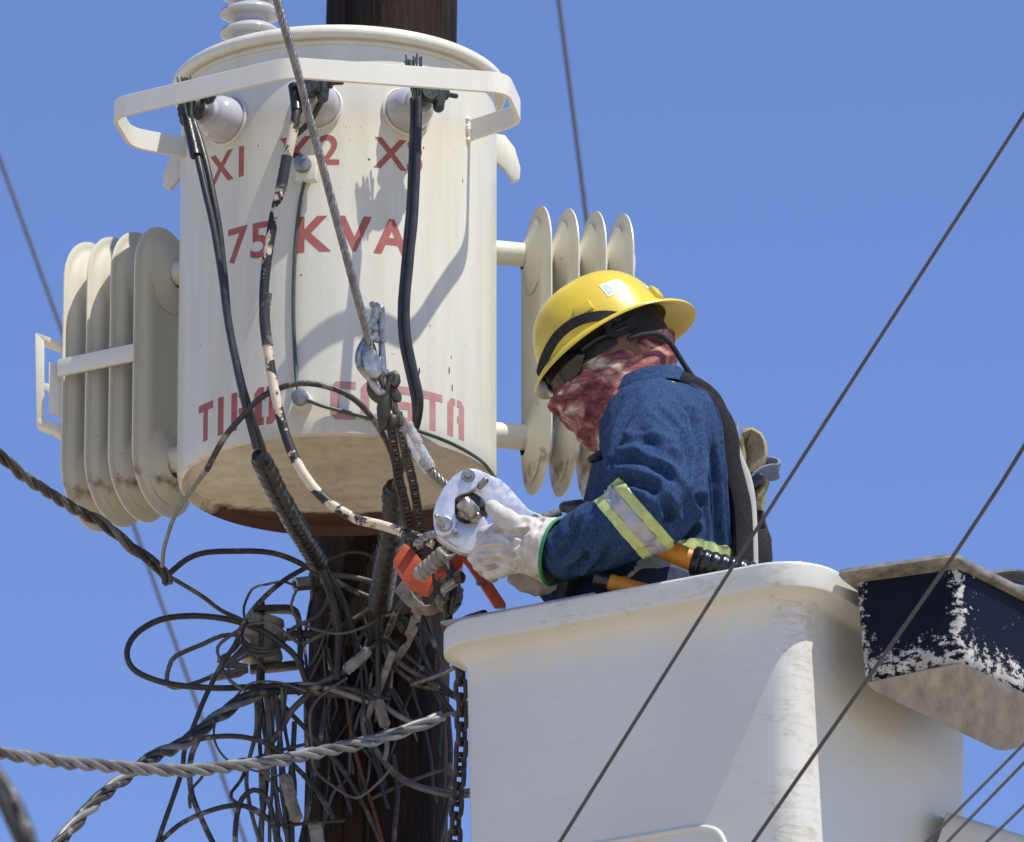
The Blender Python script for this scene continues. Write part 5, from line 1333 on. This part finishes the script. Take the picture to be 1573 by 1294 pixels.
WL = [
 ('pole_wire', [(256, 884, -152), (290, 858, -160), (330, 848, -170), (390, 847, -190), (440, 856, -210), (490, 880, -250), (540, 906, -290), (590, 930, -290), (630, 966, -290), (655, 1020, -300), (672, 1062, -300), (700, 1100, -300)], 4.6, BW, 'black wire bowing from the dark twisted cable end across the pole top'),
 ('tie_wire', [(256, 884, -152), (285, 900, -190), (312, 918, -230), (340, 938, -280), (372, 954, -310), (392, 975, -318)], 3.6, 'grey_cable', 'thin grey wire tying the dark twisted cable end to the spool insulator'),
 ('cable_loop', [(470, 1048, -300), (456, 1012, -295), (432, 990, -290), (400, 968, -285), (352, 952, -280), (295, 946, -270), (245, 953, -260), (210, 974, -255), (196, 1001, -250), (203, 1026, -250), (228, 1042, -250), (272, 1053, -255), (330, 1057, -265), (400, 1056, -280), (470, 1053, -295), (540, 1058, -296), (600, 1076, -296)], 5.0, 'black_cable', 'largest black cable loop hanging out left of the pole'),
 ('wire_loop', [(372, 976, -310), (340, 977, -300), (310, 990, -295), (280, 1003, -290), (263, 1015, -285), (256, 1046, -285), (268, 1056, -285), (298, 1050, -288), (325, 1040, -300)], 3.8, 'grey_cable', 'small grey wire loop inside the largest black loop'),
 ('pole_wire', [(476, 868, -285), (438, 890, -270), (402, 922, -265), (374, 958, -262), (362, 990, -262), (340, 1022, -262), (318, 1065, -262), (300, 1110, -262), (284, 1150, -262), (280, 1182, -262), (268, 1220, -262), (255, 1258, -262), (240, 1300, -262)], 4.0, BW, 'black wire swinging left from the pole top down to the bottom edge'),
 ('pole_wire', [(585, 1078, -300), (520, 1056, -298), (440, 1060, -280), (370, 1080, -265), (325, 1112, -262), (302, 1142, -262), (292, 1172, -262), (293, 1210, -262), (305, 1250, -262), (330, 1300, -262)], 4.6, BW, 'black wire bending down just right of the pale twisted cable crossing'),
 ('wire_loop', [(240, 1160, -200), (290, 1140, -255), (330, 1132, -262), (370, 1132, -262), (410, 1142, -265), (436, 1160, -280), (462, 1188, -300), (490, 1222, -300), (515, 1260, -300)], 4.2, BW, 'black wire arch above the pale twisted cable left of the pole'),
 ('wire_loop', [(238, 1300, -262), (280, 1265, -262), (330, 1243, -262), (370, 1238, -262), (398, 1247, -262), (418, 1266, -262), (432, 1300, -262)], 4.0, BW, 'low black wire arch near the bottom edge left of the pole'),
 ('wire_loop', [(362, 1310, -255), (363, 1262, -255), (372, 1227, -255), (390, 1214, -255), (406, 1222, -255), (417, 1246, -255), (426, 1300, -255)], 4.2, BW, 'narrow upright black wire loop near the bottom edge'),
 ('pole_wire', [(404, 945, -300), (400, 1010, -298), (397, 1050, -296), (405, 1110, -294), (412, 1160, -294), (408, 1210, -290), (398, 1300, -290)], 4.4, BW, 'black wire dropping straight past the spool insulator'),
 ('pole_wire', [(412, 1060, -285), (419, 1150, -285), (425, 1240, -285), (428, 1305, -285)], 3.6, 'grey_cable', 'grey vertical wire just left of the pole, below the insulator'),
 ('pole_wire', [(424, 1075, -275), (435, 1190, -275), (446, 1260, -275), (449, 1305, -275)], 4.6, BW, 'black vertical wire beside the torn grey sleeve'),
 ('pole_wire', [(478, 1062, -300), (450, 1090, -290), (432, 1120, -285), (414, 1150, -280), (408, 1200, -280)], 5.4, 'grey_cable', 'stout grey wire curving off the pole to the vertical wires'),
 ('pole_wire', [(408, 1058, -292), (442, 1092, -300), (482, 1132, -305), (522, 1176, -305), (560, 1240, -305), (590, 1305, -305)], 4.0, BW, 'black wire slanting down right across the lower pole'),
 ('pole_wire', [(452, 1108, -300), (449, 1160, -300), (442, 1220, -300)], 4.2, BW, 'short black wire piece left of the lower pole edge'),
 ('pole_wire', [(492, 868, -200), (512, 930, -270), (520, 980, -280), (518, 1045, -285)], 6.0, 'black_cable', 'black cable falling from the slanting splice onto the pole'),
 ('pole_wire', [(500, 872, -240), (530, 930, -290), (545, 985, -295), (552, 1020, -292)], 5.2, 'black_cable', 'black cable leading from the slanting splice to the clear connector'),
 ('pole_wire', [(584, 938, -180), (580, 990, -270), (582, 1060, -290), (578, 1110, -298)], 4.6, 'black_cable', 'black cable dropping from the upright splice down the pole'),
 ('pole_wire', [(475, 882, -290), (520, 884, -300), (560, 890, -300), (600, 905, -290)], 4.4, 'grey_cable', 'grey wire lying flat across the pole at its top'),
 ('pole_wire', [(434, 988, -300), (450, 965, -305), (490, 945, -310), (506, 915, -310), (510, 890, -305)], 3.4, 'grey_cable', 'grey wire bending up the pole from the insulator clevis'),
 ('pole_wire', [(465, 990, -300), (510, 968, -300), (545, 950, -300), (572, 930, -295)], 3.6, 'grey_cable', 'grey wire slanting up to the foot of the upright splice'),
 ('pole_wire', [(455, 1065, -300), (500, 1046, -300), (535, 1028, -292)], 5.0, 'grey_cable', 'stout grey wire rising to the clear connector'),
 ('cable_loop', [(500, 862, -240), (540, 848, -220), (575, 858, -215), (592, 890, -220), (600, 930, -240)], 3.2, BW, 'thin dark wire arching behind the upright splice under the tank'),
 ('pole_wire', [(566, 998, -290), (590, 985, -285), (605, 955, -270), (612, 930, -240)], 3.6, 'grey_cable', 'grey wire from the clear connector up to the knotted rag'),
 ('pole_wire', [(592, 1118, -292), (594, 1150, -292), (590, 1170, -292)], 4.0, 'aluminium_wire', 'pale wire stub under the tape-wrapped connector'),
 ('pole_wire', [(590, 980, -285), (605, 1010, -290), (640, 1035, -295), (664, 1045, -300)], 4.4, 'grey_cable', 'grey wire curving to the short splice cover on the right pole edge'),
 ('pole_wire', [(586, 990, -285), (600, 1020, -292), (640, 1052, -297), (680, 1062, -290), (720, 1082, -260)], 4.2, BW, 'black wire passing from the pole behind the chain to the bucket'),
 ('pole_wire', [(584, 965, -270), (610, 995, -285), (650, 1028, -290), (700, 1070, -250), (722, 1092, -220)], 3.8, BW, 'second black wire passing behind the chain, slightly steeper'),
 ('pole_wire', [(632, 1052, -300), (690, 1030, -250), (724, 1006, -220)], 4.0, 'galvanised', 'pale rod rising right from the pole behind the chain'),
 ('pole_wire', [(585, 1082, -300), (612, 1100, -298), (640, 1112, -296), (668, 1108, -200)], 5.0, 'aluminium_wire', 'pale wire end twisted onto the aluminium cable at the pole'),
 ('pole_wire', [(668, 1106, -180), (690, 1097, -150), (722, 1090, -120)], 2.8, 'aluminium_wire', 'thin pale wire tail running right behind the chain'),
 ('pole_wire', [(562, 1065, -300), (558, 1110, -302), (565, 1140, -302), (590, 1170, -302), (620, 1200, -302), (690, 1222, -270), (724, 1222, -240)], 5.0, 'grey_cable', 'grey cable curving round the pole and out right behind the chain'),
 ('pole_wire', [(570, 1062, -297), (567, 1115, -300), (578, 1150, -300), (604, 1184, -300), (640, 1206, -298), (690, 1216, -272), (724, 1216, -242)], 4.2, 'grey_cable', 'thinner grey cable hugging the inside of the curved grey cable'),
 ('pole_wire', [(604, 1160, -302), (610, 1210, -304), (604, 1305, -306)], 4.0, BW, 'black vertical wire down the middle of the lower pole'),
 ('pole_wire', [(535, 1090, -304), (542, 1140, -304), (556, 1190, -304), (572, 1240, -304), (590, 1305, -304)], 3.0, 'rust', 'thin rusty wire slanting down the middle of the pole'),
 ('pole_wire', [(500, 1085, -304), (492, 1140, -304), (478, 1220, -304), (462, 1300, -300)], 4.2, BW, 'black wire leaning left down the lower pole edge'),
 ('pole_wire', [(688, 1085, -330), (692, 1150, -330), (688, 1230, -330), (672, 1305, -325)], 4.0, BW, 'black wire running down the right edge of the pole'),
 ('pole_wire', [(570, 1228, -304), (620, 1205, -306), (682, 1182, -310)], 3.0, 'dark_wire', 'thin dark wire rising right across the lower pole'),
]
lead('arched_wire', 'wire arching over the tank front between TIPO and COSTA with a bare pale end', [
    ([(318, 722, 208), (345, 672, 262), (372, 640, 290), (400, 612, 308), (436, 594, 318), (475, 589, 322), (520, 600, 318), (556, 624, 306), (586, 664, 285), (604, 705, 255), (612, 752, 230), (624, 810, 190), (636, 860, 140), (632, 905, 60), (610, 935, -80), (590, 985, -270)], 4.6, 'weathered_black'),
    ([(249, 870, -120), (253, 838, -60), (270, 790, 40), (298, 748, 140), (322, 716, 212), (330, 702, 232)], 3.3, 'aluminium_wire')], cat='wire')
for nm, pts, r, mt, lb in WL: wire(nm, pts, r, mt, lb, 'cable' if 'loop' in nm or r > 4.9 else 'wire', amp=1.6)
# remaining loose ends in front of the pole
rnd = random.Random(21)
for k in range(22):
    x0 = rnd.uniform(478, 640); y0 = rnd.uniform(875, 1050); pts = [(x0, y0, -300)]
    x, y = x0, y0; dxn = rnd.uniform(-55, 50)
    for j in range(rnd.randint(3, 5)):
        x += dxn * rnd.uniform(.3, 1.1); y += rnd.uniform(28, 75); dxn += rnd.uniform(-30, 30)
        x = max(470, min(676, x)); d = (x - 588) / 108; pts.append((x, y, -325 + 8 * k % 30 - 60 * d * d + rnd.uniform(0, 14)))
    wire('loose_wire', pts, rnd.uniform(1.6, 3.4), rnd.choice([BW, 'grey_cable', 'black_cable', 'black_cable', 'black_cable']), 'loose thin wire end hanging in the tangle on the upper pole front', 'wire', group='loose wire ends on the pole front', amp=4)
for k in range(7):
    x0 = 392 + k * 8; wire('loose_wire', [(x0, 1056, -288 + 3 * k), (x0 + rnd.uniform(-8, 8), 1120, -288), (x0 + rnd.uniform(-14, 14), 1200, -280), (x0 + rnd.uniform(-24, 24), 1310, -275)], rnd.uniform(2.6, 4.0), rnd.choice([BW, 'grey_cable']), 'loose thin wire dropping in the bundle left of the lower pole', 'wire', group='loose wires left of the lower pole', amp=3)
# wire ends fanned round the spool insulator
for k in range(6):
    a = rnd.uniform(0, 6.28)
    wire('tie_wire', [(372 + 4 * k, 978 + 4 * k, -296), (352 + rnd.uniform(-8, 8), 1000 + 5 * k, -292), (345 + rnd.uniform(-14, 10), 1012 + 6 * k, -294), (380, 1022 + 2 * k, -296)], 2.6, 'grey_cable', 'bent wire end fanned out beside the spool insulator', 'wire', group='tie wire ends at the spool insulator', amp=3)
for k in range(3):
    wire('tie_wire', [(372, 982 + 6 * k, -318), (385, 992 + 6 * k, -294), (405, 996 + 6 * k, -290), (430, 990 + 6 * k, -316)], 2.8, 'grey_cable', 'wire turn wrapped round the waist of the spool insulator', 'wire', group='wire turns on the spool insulator', amp=1)
for k, (cx_, cy_, rx, ry, a0, a1) in enumerate(((400, 1010, 62, 52, 20, 250), (420, 1120, 90, 70, 60, 280), (520, 930, 70, 44, 150, 400), (470, 1210, 110, 60, 90, 300), (610, 1010, 60, 60, -40, 170), (360, 1230, 70, 62, 10, 190), (545, 1130, 70, 90, 100, 330), (430, 960, 60, 70, 60, 250))):
    pts = []
    for j in range(9):
        a_ = R(a0 + (a1 - a0) * j / 8); x = cx_ + rx * math.cos(a_) * rnd.uniform(.9, 1.1); y = cy_ - ry * math.sin(a_) * rnd.uniform(.9, 1.1)
        pts.append((x, y, -270 + 12 * math.sin(j + k)))
    wire('wire_loop', pts, rnd.uniform(1.8, 3.2), rnd.choice([BW, BW, 'grey_cable']), 'thin stray wire loop of the tangle around the pole and insulator', 'wire', group='thin stray loops in the tangle', amp=5)
wire('tie_wire', [(604, 1000, -260), (590, 1040, -290), (575, 1075, -296), (560, 1110, -300)], 6.0, 'rag', 'flat grey strip lying down the upper middle of the pole', 'strip', amp=2)

# ------------------------------------------------------------------ lines crossing the sky
def sky_line(pts, r, mat, label): wire('overhead_line', pts, r, mat, label, 'overhead line', amp=0.0, step=60)
sky_line([(-120, -80, -6500), (0, 245, -6500), (95, 508, -6500), (200, 792, -6500), (377, 1294, -6500), (430, 1450, -6500)], 4.3, 'dark_wire', 'blurred line passing behind the left radiator from upper left to lower right')
sky_line([(845, -80, -5000), (858, 0, -5000), (902, 345, -5000), (955, 780, -5000), (1015, 1300, -5000)], 4.5, 'dark_wire', 'steep blurred line passing behind the right radiator fins')
sky_line([(1640, 72, 1150), (1573, 176, 1120), (1140, 848, 950), (858, 1297, 820), (760, 1460, 790)], 2.7, 'dark_wire', 'thin line slanting across the white bucket front')
sky_line([(1640, 580, 1150), (1573, 686, 1120), (1470, 846, 1050), (1155, 1297, 900), (1040, 1470, 860)], 2.9, 'dark_wire', 'thin line slanting across the navy tray')
for q, lb in (([(1640, 1072, 1000), (1573, 1143, 1000), (1420, 1297, 1000), (1340, 1380, 1000)], 'uppermost of three thin lines at the lower right corner'),
              ([(1640, 1105, 1000), (1573, 1172, 1000), (1452, 1297, 1000), (1380, 1370, 1000)], 'middle of three thin lines at the lower right corner'),
              ([(1640, 1170, 1000), (1573, 1238, 1000), (1512, 1297, 1000), (1440, 1370, 1000)], 'lowest of three thin lines at the lower right corner')):
    sky_line(q, 2.3, 'dark_wire', lb)
twisted('near_cable', [(-60, 1070, 4200), (-12, 1180, 4200), (18, 1240, 4200), (48, 1312, 4200), (80, 1390, 4200)], 2, 7, 6, 260, None, 'blurred thick dark cable at the bottom left corner, nearest the viewer', 'cable', mats=['weathered_black', 'black_cable'])
